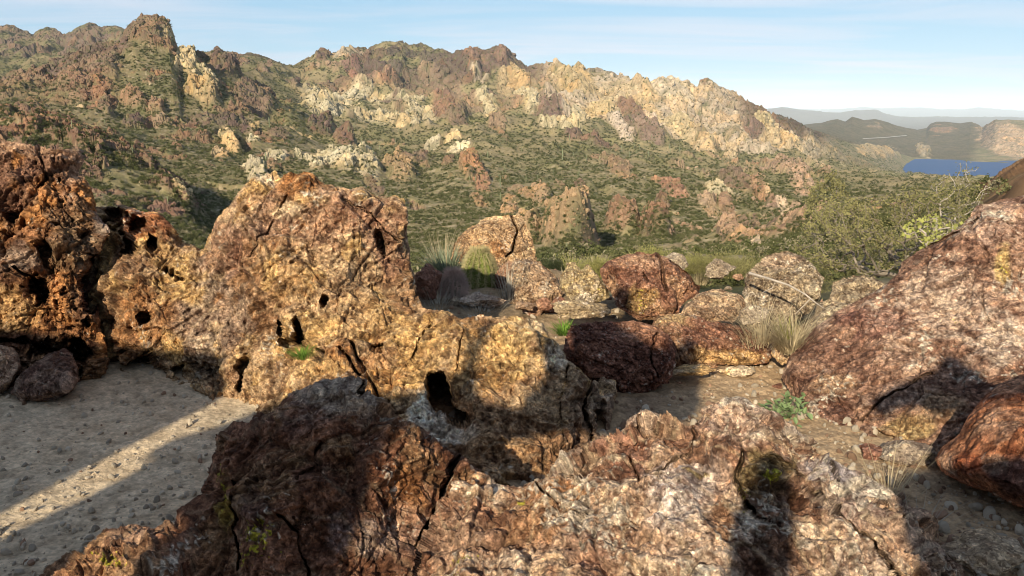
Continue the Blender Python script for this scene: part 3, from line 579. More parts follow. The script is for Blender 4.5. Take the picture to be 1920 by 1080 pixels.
o = scatter('hillside_scrub', p - np.array([0, 0, .05]), np.stack([s, s, s * rs.uniform(.9, 1.6, len(p))], -1), np.stack([0 * s, 0 * s, rs.rand(len(p)) * 6.28], -1), rs.randint(0, 5, len(p)), bushes, cb)
tag(o, 'low olive green desert scrub covering the slopes between the crags', 'scrub', kind='stuff')
wc = vis_px * inframe * expose * (HY > 30) * (HY < 1500) * (~wet) * (.25 + steep) * sstep(.35, .8, expose)
wc = wc * np.interp(HY, [0, 600, 900, 1500], [1, 1, .5, .4])
idx = pick(wc, 20000); p, r_, c_ = jitter(idx); Yd = p[:, 1]
s = (1.7 + rs.rand(len(p)) ** 4 * 7) * Yd / FPX * .62
cc = HC[r_, c_] * rs.uniform(.8, 1.25, (len(p), 1))
rc_ = rcol[r_, c_]; cc = cc * .35 + rc_ * rs.uniform(.75, 1.2, (len(p), 1)) * .65
o = scatter('crag_rubble', p, np.stack([s * rs.uniform(.7, 1.3, len(p)), s * rs.uniform(.7, 1.2, len(p)), s * rs.uniform(.7, 1.8, len(p))], -1), np.stack([rs.normal(size=len(p)) * .35, rs.normal(size=len(p)) * .35, rs.rand(len(p)) * 6.28], -1), rs.randint(0, 6, len(p)), crags, cc)
tag(o, 'broken tan and brown rock blocks making up the crags on the far slopes', 'rocks', kind='stuff')
print('scatter', round(time.time() - T0, 1))
# ================================================================== near rocks
def seg_dist(px, py, poly, closed=True):
    """distance (photo pixels) to a polyline, vectorised"""
    P = np.array(poly, float); Q = np.roll(P, -1, axis=0) if closed else None
    if not closed: Q = P[1:]; P = P[:-1]
    best = np.full(px.shape, 1e9)
    for (ax, ay), (bx, by) in zip(P[:, :2], Q[:, :2]):
        dx, dy = bx - ax, by - ay; L = dx * dx + dy * dy + 1e-9
        t = np.clip(((px - ax) * dx + (py - ay) * dy) / L, 0, 1)
        best = np.minimum(best, (px - ax - t * dx) ** 2 + (py - ay - t * dy) ** 2)
    return np.sqrt(best)
def inside(px, py, poly):
    P = np.array(poly, float); Q = np.roll(P, -1, axis=0); c = np.zeros(px.shape, bool)
    for (ax, ay), (bx, by) in zip(P, Q):
        if ay == by: continue
        c ^= ((ay > py) != (by > py)) & (px < (bx - ax) * (py - ay) / (by - ay) + ax)
    return c
def rbf(ctrl, px, py, lin=0.02):
    C = np.array(ctrl, float); X = C[:, :2] / 400.0; n = len(C)
    def ph(r): return r * r * np.log(r + 1e-6)
    D = np.linalg.norm(X[:, None] - X[None], axis=-1); A = ph(D) + np.eye(n) * lin
    T_ = np.concatenate([np.ones((n, 1)), X], 1)
    M = np.block([[A, T_], [T_.T, np.zeros((3, 3))]]); w = np.linalg.solve(M, np.concatenate([C[:, 2], np.zeros(3)]))
    out = w[n] + w[n + 1] * px / 400.0 + w[n + 2] * py / 400.0
    for k in range(n):
        out = out + w[k] * ph(np.hypot(px / 400.0 - X[k, 0], py / 400.0 - X[k, 1]))
    return out
C_ = lambda *a: np.array(a, float)
# pigments (linear)
pMAR = C_(.145, .070, .042); pRED = C_(.22, .10, .058); pBRN = C_(.25, .145, .078); pORA = C_(.42, .20, .075); pGOLD = C_(.52, .345, .155); pTAN = C_(.47, .33, .20)
pCRM = C_(.62, .50, .34); pWHT = C_(.62, .54, .44); pPNK = C_(.43, .285, .20); pGRY = C_(.36, .30, .26); pDRK = C_(.06, .033, .027); pLIC = C_(.50, .46, .05)
def rock(name, label, outline, ctrl, pal, blobs=(), pits=(), cracks=(), T=0.5, round_px=40, round_m=0.22, jag=5.0, step=1.7, S=1.0, amp=1.0, porous=0.0,
         white=0.25, lichen=0.0, lichen_at=(), seed=0, cat='rock', group=None, mat=None, facet=1.0, noback=False, back_tilt=0.0, vein=0.0, hard=0.0, gold=0.0, box=None):
    o = np.array(outline, float); x0, x1, y0, y1 = o[:, 0].min() - 12, o[:, 0].max() + 12, o[:, 1].min() - 12, o[:, 1].max() + 12
    # fine samples where the photograph can see it, coarse outside the frame
    def axis(a, b, lo, hi):
        mid = np.arange(max(a, lo), min(b, hi), step); pre = np.arange(a, lo, step * 5) if a < lo else []; post = np.arange(hi, b, step * 5) if b > hi else []
        return np.concatenate([pre, mid, post])
    xs = axis(x0, x1, -40, 1960); step = step * .75; ys = axis(y0, y1, -40, 1110)
    GX, GY = np.meshgrid(xs, ys)
    q = np.stack([GX / 60, GY / 60, np.full_like(GX, seed * 3.7)], -1)
    wxp = perlin(q) * jag + perlin(q * 3.1 + 5) * jag * .5; wyp = perlin(q + 40) * jag + perlin(q * 3.1 + 45) * jag * .5
    hxp = perlin(q * 8 + 2) * jag * .22; hyp = perlin(q * 8 + 42) * jag * .22
    qx, qy = GX + wxp, GY + wyp
    ins = inside(qx + hxp, qy + hyp, outline)
    e = seg_dist(GX + perlin(q * .6) * jag * .8, GY + perlin(q * .6 + 40) * jag * .8, outline)
    # drop stray islands: keep cells whose four corners are in
    cell = ins[:-1, :-1] & ins[1:, :-1] & ins[:-1, 1:] & ins[1:, 1:]
    used = np.zeros_like(ins)
    used[:-1, :-1] |= cell; used[1:, :-1] |= cell; used[:-1, 1:] |= cell; used[1:, 1:] |= cell
    full = np.zeros_like(ins)
    full[1:-1, 1:-1] = cell[:-1, :-1] & cell[1:, :-1] & cell[:-1, 1:] & cell[1:, 1:]
    D = rbf(ctrl, GX, GY)
    t = np.clip(e / round_px, 0, 1); prof = (1 - t) ** 2
    D = D + round_m * prof * .8
    # no face may run away along the sight line: limit how fast it recedes
    lim = 2.4 / FPX
    gy_ = np.diff(ys); gx_ = np.diff(xs)
    for _ in range(2):
        for i in range(len(ys) - 2, -1, -1): D[i] = np.minimum(D[i], D[i + 1] * (1 + lim * gy_[i]))
        for i in range(1, len(ys)): D[i] = np.minimum(D[i], D[i - 1] * (1 + lim * gy_[i - 1]))
        for j in range(1, len(xs)): D[:, j] = np.minimum(D[:, j], D[:, j - 1] * (1 + lim * gx_[j - 1]))
        for j in range(len(xs) - 2, -1, -1): D[:, j] = np.minimum(D[:, j], D[:, j + 1] * (1 + lim * gx_[j]))
    D0 = D.copy()
    pitm = np.zeros_like(D)
    for (x, y, rx, ry, ang, dep) in pits:
        c, s = math.cos(R(ang)), math.sin(R(ang)); X = qx - x; Y = qy - y
        r = np.sqrt(((X * c + Y * s) / rx) ** 2 + ((-X * s + Y * c) / ry) ** 2) + (perlin(q * 2.2 + 9) * .7 + perlin(q * 6 + 19) * .5) * (.4 if dep > 1 else 1)
        w = 1 - sstep(0.55, 1.15, r); pitm = np.maximum(pitm, w); D = D + dep * w
    for (pl, wd, dep) in cracks:
        dd = seg_dist(qx + wxp * .8, qy + wyp * .8, pl, closed=False); k = wd * (.6 + .5 * (perlin(q * 2.5 + 3) + .5))
        w = 1 - sstep(0.15, 1.0, dd / np.maximum(k, 1)); pitm = np.maximum(pitm, w * .8); D = D + dep * w
    u, el = ray(GX, GY)
    P = np.stack([u * D, D, el * D + CAM_H], -1)
    P_ = np.stack([u * D0, D0, el * D0 + CAM_H], -1); gxx = np.gradient(P_, axis=1); gyy = np.gradient(P_, axis=0); nn = np.cross(gxx, gyy); nn /= np.linalg.norm(nn, axis=-1)[..., None] + 1e-9
    nn = np.where((nn * P_).sum(-1, keepdims=True) > 0, -nn, nn)
    vd = P_ - np.array([0, 0, CAM_H]); vd = vd / np.linalg.norm(vd, axis=-1)[..., None]
    nn = nn * .55 - vd * .5; nn /= np.linalg.norm(nn, axis=-1)[..., None]
    spc = np.maximum(np.linalg.norm(gxx, axis=-1), np.linalg.norm(gyy, axis=-1))
    def wf(lam): return sstep(1.3, 3.2, lam * S / spc)
    # cap the normal at steep pit walls so they do not explode
    Q = P + seed * 3.3
    w3 = np.stack([perlin(Q / .35), perlin(Q / .35 + 7), perlin(Q / .35 + 13)], -1)
    fA, eA, hA = facets((Q + w3 * .10) / (.42 * S)); fB, eB, hB = facets((Q + w3 * .06) / (.15 * S)); fC, eC, hC = facets((Q + w3 * .03) / (.055 * S))
    n1 = perlin(Q / (.55 * S)); n2 = perlin(Q / (.2 * S) + 3); n3 = perlin(Q / (.08 * S) + 6); n4 = perlin(Q / (.032 * S) + 9); n5 = perlin(Q / (.013 * S) + 12)
    fD, eD, hD = facets((Q + w3 * .02) / (.024 * S))
    fM, eM, hM = facets((Q + w3 * .05) / (.25 * S))
    dsp = amp * (fM * .055 * facet * wf(.25) + fA * .062 * facet + fB * .042 * facet + fC * .027 * facet * wf(.055) + fD * .012 * wf(.024) + n1 * .04 + n2 * .010 + n3 * .006 * wf(.08) + n4 * .005 * wf(.032) + n5 * .003 * wf(.013)) * S
    dsp -= amp * S * ((1 - sstep(0, .05, eA)) * .02 + (1 - sstep(0, .05, eM)) * .012 * wf(.08) + (1 - sstep(0, .07, eB)) * .008)
    pm = 0
    if porous > 0:
        pn = perlin(Q / .095 + w3 * .8) + .5 * perlin(Q / .04) + .25 * perlin(Q / .02); zone = sstep(-.25, .35, n1 + .2)
        pm = sstep(.36, .75, pn) * zone * sstep(4, 30, e); dsp = dsp - pm * .085 * porous
        pn2 = perlin(Q / .034 + w3); dsp = dsp - sstep(.3, .55, pn2) * .014 * porous * sstep(4, 30, e)
    # thin bedding / quartz veins standing slightly proud
    vn = 1 - np.abs(perlin((Q + w3 * .12) / np.array([.16, .16, .10]) + 21)) * 9; vn = np.clip(vn, 0, 1)
    dsp = dsp + vn * .0015 * vein
    fade = sstep(0, 14, e) * .75 + .25
    mv = nn * (dsp * fade)[..., None]; P = P + mv
    # ---- pigment
    A, B, Cc = [np.array(c) for c in pal]
    m1 = n1 * .6 + n2 * .5 + n3 * .25
    col = mix(np.broadcast_to(A, P.shape).copy(), B, sstep(-.22, .12, m1 + (hA[..., 0] - .5) * .5))
    col = mix(col, Cc, sstep(.12, .5, m1 + (hB[..., 1] - .5) * .6))
    for (x, y, rx, ry, c, amt) in blobs:
        rr = np.sqrt(((qx - x) / rx) ** 2 + ((qy - y) / ry) ** 2) + (n2 * .35 + n3 * .35 + (hB[..., 0] - .5) * .4)
        col = mix(col, c, (1 - sstep(.55, 1.1, rr)) * amt)
    # patina, chips, quartz crust
    Qs = Q / S; m2 = perlin(Qs / .10 + 33) * .45 + perlin(Qs / .042 + 35) * .45 + perlin(Qs / .018 + 37) * .45
    col = mix(col, col * C_(.42, .34, .32), sstep(.02, .28, m2) * .8)
    col = mix(col, col * C_(1.45, 1.38, 1.28) + .025, sstep(.05, .32, -m2) * .75)
    if white > 0:
        wz = perlin(Qs / .30 + 51) * .6 + perlin(Qs / .11 + 52) * .3
        net = 1 - np.abs(perlin((Qs + w3 * .05) / .035 + 53)) * 3.2 + perlin(Qs / .014 + 55) * .7      # branching crust
        wn = wz + np.clip(net, -.5, 1) * .20 + perlin(Qs / .045 + 56) * .28 + perlin(Qs / .018 + 57) * .25
        col = mix(col, pWHT * (0.85 + .4 * n4[..., None] + .3 * n5[..., None]), sstep(.66 - white, .82 - white, wn) * .82)
    if gold > 0:
        gn = perlin(Q / .3 + 71) * .6 + perlin(Q / .06 + 73) * .5
        col = mix(col, pORA, sstep(.62 - gold, .9 - gold, gn) * .6)
    if vein > 0: col = mix(col, pCRM, vn * .4 * vein)
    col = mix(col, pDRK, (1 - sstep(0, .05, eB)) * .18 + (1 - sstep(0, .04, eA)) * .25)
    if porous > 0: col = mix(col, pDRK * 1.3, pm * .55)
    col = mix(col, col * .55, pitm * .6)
    ln = perlin(Q / .09 + 81) * .4 + perlin(Q / .018 + 83) * .6 + perlin(Q / .008 + 85) * .45
    for (x, y, rx, ry, amt) in lichen_at:
        rr = np.sqrt(((qx - x) / rx) ** 2 + ((qy - y) / ry) ** 2)
        col = mix(col, pLIC * (.8 + .5 * n5[..., None]), sstep(.12, .20, ln + amt - rr * .7) * .85)
    if lichen: col = mix(col, pLIC * .9, sstep(.72 - lichen, .82 - lichen, ln) * .7)
    col = np.clip(col * C_(1.0, 1.0, .95) * (1 + n5[..., None] * .5 + n4[..., None] * .4), .008, .9)
    # ---- close the body: same grid pushed back, sharing the rim
    idf = -np.ones(ins.shape, int); idf[used] = np.arange(used.sum()); Vf = P[used]; Cf = col[used]
    a, b, c, d = idf[:-1, :-1][cell], idf[:-1, 1:][cell], idf[1:, 1:][cell], idf[1:, :-1][cell]
    F = np.stack([a, d, c, b], -1)
    inner = used & full
    idb = idf.copy(); idb[inner] = len(Vf) + np.arange(inner.sum())
    tb = np.clip(e / (round_px * 1.6), 0, 1); pb = np.sqrt(np.clip(1 - (1 - tb) ** 2, 0, 1))
    Db = D0 + round_m * .2 + T * pb + n1 * .06 * pb
    Pb = np.stack([u * Db, Db, el * Db + CAM_H], -1) + mv * 1.05 - np.array([0, 0, .004])
    V = np.concatenate([Vf, Pb[inner]]); Cv = np.concatenate([Cf, col[inner]])
    a, b, c, d = idb[:-1, :-1][cell], idb[:-1, 1:][cell], idb[1:, 1:][cell], idb[1:, :-1][cell]
    F = np.concatenate([F, np.stack([a, b, c, d], -1)])
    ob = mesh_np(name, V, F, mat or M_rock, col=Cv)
    tag(ob, label, cat, group)
    return ob
M_rock = tint_mat('weathered_rock', 42, 0.018, grain=(130, .85), var=0.85, vscale=30, rough=0.88, spec=0.10, speck=(22, (0.58, 0.49, 0.38), 0.4, 0.63))
M_rock2 = tint_mat('speckled_rock', 50, 0.014, grain=(90, .85), var=0.85, vscale=38, rough=0.88, spec=0.10, speck=(34, (0.58, 0.48, 0.38), 0.5, 0.60))

def stone(name, label, px, py, wpx, hpx, pal, Y=None, depth=None, seed=0, rotz=0.0, tilt=0.0, mat=None, group=None, cat='boulder', sub=6, planes=11, white=.2, rough=.12, zoff=0.0, lichen=0, cast=None):
    """a loose boulder standing where its photograph silhouette is wpx by hpx pixels around (px,py)"""
    Y = Y or float(ground_Y(px, py + hpx * .5)) + .12
    u, e = ray(px, py); c = np.array([float(u) * Y, Y, float(e) * Y + CAM_H + zoff])
    sx = wpx / FPX * Y * .5 / .80; sz = hpx / FPX * Y * .5 / .80; sy = depth or (sx + sz) * .5
    V, F = stone_mesh(seed, sub, planes, rough)
    # fit the cut stone to its box exactly
    V = V - (V.max(0) + V.min(0)) / 2; V = V / (V.max(0) - V.min(0)) * 1.6
    V = V * (sx, sy, sz)
    if tilt:
        cc, ss = math.cos(R(tilt)), math.sin(R(tilt)); V = V @ np.array([[cc, 0, ss], [0, 1, 0], [-ss, 0, cc]]).astype(np.float32)
    V = V + c
    nrm = V - c; nrm /= np.linalg.norm(nrm, axis=1)[:, None]
    Q = V + seed * 1.9
    fB, eB, hB = facets(Q / .14); fC, eC, hC = facets(Q / .05)
    n1 = perlin(Q / .5); n2 = perlin(Q / .18); n3 = perlin(Q / .07); n4 = perlin(Q / .03); n5 = perlin(Q / .013)
    k = min(1.0, sx / .35)
    V = V + nrm * ((fB * .022 + fC * .009 + n2 * .012 + n3 * .008 + n4 * .005 + n5 * .002 - (1 - sstep(0, .12, eB)) * .007) * k)[:, None]
    A, B, Cc = [np.array(x) for x in pal]; m1 = n1 * .6 + n2 * .5 + n3 * .25
    col = mix(np.broadcast_to(A, V.shape).copy(), B, sstep(-.22, .15, m1)); col = mix(col, Cc, sstep(.12, .5, m1 + (hB[..., 1] - .5) * .6))
    m2 = perlin(Q / .1 + 33) * .5 + perlin(Q / .04 + 35) * .5
    col = mix(col, col * C_(.5, .44, .44), sstep(.05, .45, m2) * .6); col = mix(col, col * 1.35 + .02, sstep(.1, .5, -m2) * .6)
    wn = perlin(Q / .2 + 51) * .5 + perlin(Q / .06 + 53) * .6 + perlin(Q / .025 + 55) * .35
    col = mix(col, pWHT, sstep(.62 - white, .8 - white, wn) * .75)
    if lichen: col = mix(col, pLIC, sstep(.7 - lichen, .85 - lichen, perlin(Q / .09 + 81) * .6 + perlin(Q / .02 + 83) * .6) * .7)
    col = np.clip(col * (1 + n5[:, None] * .35), .008, .9)
    return tag(mesh_np(name, V, F, mat or M_rock2, col=col), label, cat, group)
# ---- left outcrop: dark maroon wall riddled with pits
rock('outcrop_or_caster', 'tall maroon and rust outcrop riddled with dark pits at the left edge',
 [(-260, 900), (-260, 240), (-60, 252), (0, 262), (40, 266), (80, 270), (100, 279), (150, 283), (162, 300), (152, 322), (172, 352), (184, 400), (200, 432), (190, 470), (172, 500), (184, 560), (192, 620), (205, 700), (215, 790), (120, 840), (-60, 860)],
 [(-240, 250, 5.6), (-240, 850, 4.2), (0, 270, 5.45), (150, 290, 5.5), (60, 330, 5.2), (150, 400, 5.2), (60, 450, 5.0), (180, 440, 5.25), (0, 520, 4.85), (100, 560, 4.8), (150, 480, 5.0), (180, 620, 4.95), (100, 640, 4.85), (0, 640, 4.75), (60, 700, 4.85), (200, 740, 4.9), (0, 780, 4.6), (100, 820, 4.5)],
 (pMAR, pBRN * .95, pORA * .8),
 blobs=[(80, 320, 110, 60, C_(.22, .125, .085), .7), (30, 275, 90, 20, pPNK, .6), (140, 300, 30, 60, pPNK * .8, .5), (80, 345, 40, 22, pORA, .7), (90, 560, 60, 90, pORA * .85, .6), (115, 540, 26, 60, pORA, .55), (20, 590, 50, 50, pGOLD, .5), (130, 460, 60, 50, C_(.20, .14, .085), .7), (30, 480, 50, 30, pGRY * .7, .6), (190, 420, 22, 30, pGRY, .6), (60, 440, 60, 30, pMAR, .6), (30, 680, 60, 20, pPNK, .5), (150, 610, 30, 70, pMAR, .5)],
 pits=[(66, 545, 16, 32, -12, .35), (20, 400, 16, 14, 0, .18), (80, 478, 18, 26, 0, .18), (170, 540, 18, 54, 5, .38), (100, 655, 50, 16, -8, .20), (150, 660, 22, 30, 0, .3)],
 cracks=[([(75, 270), (85, 330), (70, 350)], 7, .1), ([(0, 640), (60, 650), (120, 662), (170, 668)], 7, .2), ([(20, 500), (60, 520), (80, 560)], 5, .1)],
 T=.9, round_px=26, round_m=.2, porous=1.2, white=.10, seed=1, cat='rock outcrop', gold=0, amp=1.15)
# ---- central outcrop: pinnacle running down to the golden rock with the window
rock('outcrop_or_caster', 'pinnacled brown and golden outcrop with one oval black hole, behind the sandy pad',
 [(120, 800), (110, 640), (105, 540), (110, 450), (130, 400), (160, 385), (195, 388), (235, 385), (268, 396), (300, 400), (322, 424), (345, 455), (380, 468), (396, 438), (405, 412), (425, 388), (440, 370), (462, 340), (480, 330), (500, 322), (516, 316), (522, 326), (545, 320), (572, 318), (592, 326), (604, 342), (640, 347), (660, 356), (680, 352), (694, 366), (712, 374), (742, 366), (758, 374), (764, 400), (762, 440), (770, 480), (780, 530), (790, 572),
  (800, 577), (835, 582), (856, 590), (866, 594), (900, 586), (950, 588), (985, 592), (1020, 604), (1032, 622), (1046, 642), (1060, 668), (1082, 684), (1096, 700), (1108, 710), (1130, 702), (1152, 718), (1156, 742), (1148, 780), (1142, 830), (1130, 900), (1100, 1000), (900, 1060), (700, 960), (560, 860), (430, 800), (330, 790), (250, 780)],
 [(120, 420, 5.9), (110, 640, 5.6), (200, 400, 5.75), (215, 440, 5.65), (270, 400, 5.5), (300, 430, 5.45), (345, 470, 5.4), (380, 480, 5.3), (240, 500, 5.2), (185, 560, 5.3), (195, 650, 5.2), (240, 560, 5.0), (230, 650, 4.95), (300, 600, 4.9), (260, 710, 5.1), (300, 700, 4.95), (350, 720, 4.75), (440, 745, 4.6), (490, 770, 4.45), (390, 600, 4.9), (330, 520, 5.15), (450, 450, 5.0), (500, 330, 5.25), (570, 330, 5.2), (500, 560, 4.8), (600, 450, 4.9), (600, 600, 4.62), (545, 655, 4.55), (600, 665, 4.3), (600, 700, 4.2), (650, 690, 4.2), (700, 385, 5.0), (755, 400, 5.05), (765, 540, 4.95), (700, 550, 4.7), (700, 640, 4.45), (700, 700, 4.2), (740, 780, 3.95), (800, 600, 4.5), (800, 690, 4.15), (860, 620, 4.3), (850, 800, 3.8), (900, 600, 4.3), (900, 700, 4.05), (930, 850, 3.65), (960, 920, 3.45), (1000, 620, 4.3), (1050, 700, 4.15), (1040, 850, 3.65), (1110, 730, 4.2), (1150, 770, 4.2), (1130, 860, 3.9), (850, 960, 3.2), (740, 860, 3.55), (600, 800, 4.0), (400, 780, 4.5), (1060, 980, 3.3), (250, 770, 4.75)],
 (pBRN, pTAN * .85, pGOLD * .9),
 blobs=[(250, 600, 80, 90, pORA * .75, .55), (270, 420, 60, 40, C_(.36, .13, .06), .75), (230, 480, 40, 50, pMAR, .6), (300, 480, 60, 50, pBRN * .8, .5), (420, 470, 40, 60, C_(.24, .12, .085), .6), (400, 600, 70, 100, pGRY * .85, .45), (480, 400, 60, 50, C_(.40, .27, .20), .5), (500, 330, 28, 20, pWHT, .75), (560, 345, 36, 34, pORA, .65), (545, 395, 40, 18, pCRM, .85), (640, 365, 60, 14, pPNK * 1.1, .65), (600, 430, 80, 60, C_(.36, .21, .14), .6), (720, 440, 50, 80, C_(.30, .17, .12), .65), (560, 520, 70, 50, pGOLD, .35), (700, 600, 60, 50, pGOLD * 1.05, .6), (640, 560, 60, 60, pTAN, .5), (520, 680, 60, 50, pTAN, .6), (600, 690, 60, 24, pGOLD, .6), (640, 660, 30, 24, pORA * .9, .6),
  (450, 745, 60, 20, pTAN * 1.1, .7), (720, 690, 60, 60, pORA * .9, .5), (780, 650, 60, 60, pGOLD, .75), (960, 640, 60, 60, C_(.66, .47, .22), .85), (900, 680, 70, 90, pGOLD, .6), (1000, 610, 50, 20, pCRM, .6), (1040, 665, 20, 30, pWHT, .8), (820, 620, 40, 30, pGOLD, .5), (850, 600, 40, 14, pBRN, .5), (795, 775, 44, 46, C_(.74, .68, .58), 1.0), (835, 808, 60, 20, C_(.70, .62, .52), .95), (905, 770, 50, 60, pBRN * 1.2, .4), (860, 760, 30, 30, pORA, .5), (960, 780, 80, 60, pTAN, .4), (1100, 780, 60, 90, C_(.22, .15, .11), .6), (950, 870, 90, 60, C_(.34, .22, .12), .5), (1125, 740, 30, 30, pGRY, .5), (700, 760, 40, 50, pORA, .4), (300, 700, 40, 20, pTAN, .5), (790, 700, 30, 40, pGOLD, .6)],
 pits=[(822, 735, 24, 40, -14, 1.5), (850, 772, 26, 14, 18, 1.3), (262, 428, 18, 12, 30, .35), (240, 465, 18, 18, 0, .3), (282, 455, 12, 16, 0, .4), (215, 410, 22, 26, -30, .3), (350, 450, 24, 12, 35, .4), (522, 612, 7, 15, 5, .2), (560, 622, 11, 20, 5, .3), (545, 640, 30, 10, 0, .12), (710, 455, 7, 18, -8, .15), (718, 475, 6, 16, 0, .12), (610, 565, 9, 20, 28, .18), (712, 650, 12, 14, 0, .2), (455, 700, 8, 30, 12, .15), (270, 592, 16, 14, 0, .25), (330, 515, 24, 7, 25, .12), (275, 690, 50, 18, 12, .45), (370, 700, 40, 16, 0, .1), (1130, 790, 8, 40, 4, .12), ],
 cracks=[([(660, 640), (680, 680), (700, 730), (720, 760)], 6, .12), ([(1110, 705), (1105, 760), (1112, 830)], 5, .18), ([(1060, 690), (1050, 760), (1060, 860)], 4, .07), ([(800, 600), (790, 650), (760, 680)], 4, .06), ([(540, 370), (500, 420), (470, 480)], 3, .04), ([(640, 370), (700, 400), (740, 460)], 3, .05), ([(560, 640), (640, 660), (680, 700)], 6, .12), ([(870, 620), (850, 700)], 3, .03)],
 T=.75, round_px=26, round_m=.28, porous=.4, white=.14, seed=2, cat='rock outcrop', gold=.12, vein=.5, S=1.15, amp=.95)
# ---- foreground rocks
rock('foreground_rock', 'dark maroon foreground rock with yellow lichen, rising to a rounded top at the lower left',
 [(20, 1130), (60, 1088), (100, 1060), (150, 1022), (200, 992), (250, 982), (292, 990), (325, 985), (345, 965), (365, 940), (380, 918), (398, 862), (408, 815), (435, 792), (468, 792), (482, 775), (510, 770), (524, 745), (560, 728), (600, 713), (650, 709), (682, 714), (690, 738), (722, 748), (748, 772), (790, 800), (830, 824), (856, 850), (900, 880), (900, 1100), (860, 1500), (100, 1500), (0, 1300)],
 [(60, 1090, 2.5), (200, 1000, 2.6), (320, 990, 2.72), (370, 930, 2.85), (405, 830, 3.0), (470, 795, 2.98), (520, 760, 2.95), (650, 712, 2.9), (620, 780, 2.76), (740, 775, 2.85), (700, 850, 2.66), (550, 880, 2.62), (450, 950, 2.55), (850, 850, 2.85), (840, 900, 2.8), (790, 1000, 2.6), (650, 1000, 2.48), (500, 1080, 2.36), (300, 1060, 2.42), (150, 1080, 2.42), (760, 1080, 2.48), (300, 1400, 1.9), (700, 1400, 1.9), (100, 1400, 2.0), (880, 1300, 2.1)],
 (pMAR * .95, pMAR * 1.3, pBRN * .9),
 blobs=[(630, 745, 120, 40, pWHT * .75, .6), (560, 780, 60, 40, C_(.26, .16, .13), .5), (730, 820, 80, 50, pMAR * 1.2, .5), (500, 860, 80, 60, pMAR, .6), (760, 920, 40, 60, pORA * .7, .6), (700, 870, 40, 30, pRED, .4), (700, 1010, 50, 40, pGRY * .8, .7), (640, 1000, 30, 40, C_(.3, .22, .2), .6), (740, 1000, 60, 60, C_(.34, .22, .17), .5), (200, 1050, 120, 40, pBRN * 1.3, .7), (240, 1010, 60, 24, pPNK, .6), (400, 1040, 60, 40, pBRN, .5), (480, 960, 40, 60, C_(.10, .06, .05), .6), (420, 960, 14, 50, C_(.4, .32, .06), .5)],
 cracks=[([(856, 852), (835, 920), (800, 985), (775, 1080)], 9, .25), ([(660, 715), (690, 740), (700, 760)], 4, .05), ([(520, 960), (560, 1000), (580, 1080)], 5, .08), ([(440, 900), (430, 980), (440, 1060)], 5, .08), ([(600, 830), (560, 900)], 4, .05)],
 pits=[(570, 970, 14, 24, 10, .06), (480, 900, 12, 20, -10, .05)],
 lichen_at=[(418, 930, 14, 60, .30), (480, 1010, 50, 50, .12), (495, 918, 10, 12, .3), (200, 1050, 60, 30, .12), (455, 1040, 40, 40, .1)],
 T=.6, round_px=30, round_m=.15, white=.2, seed=3, vein=.4, S=.8, jag=6)
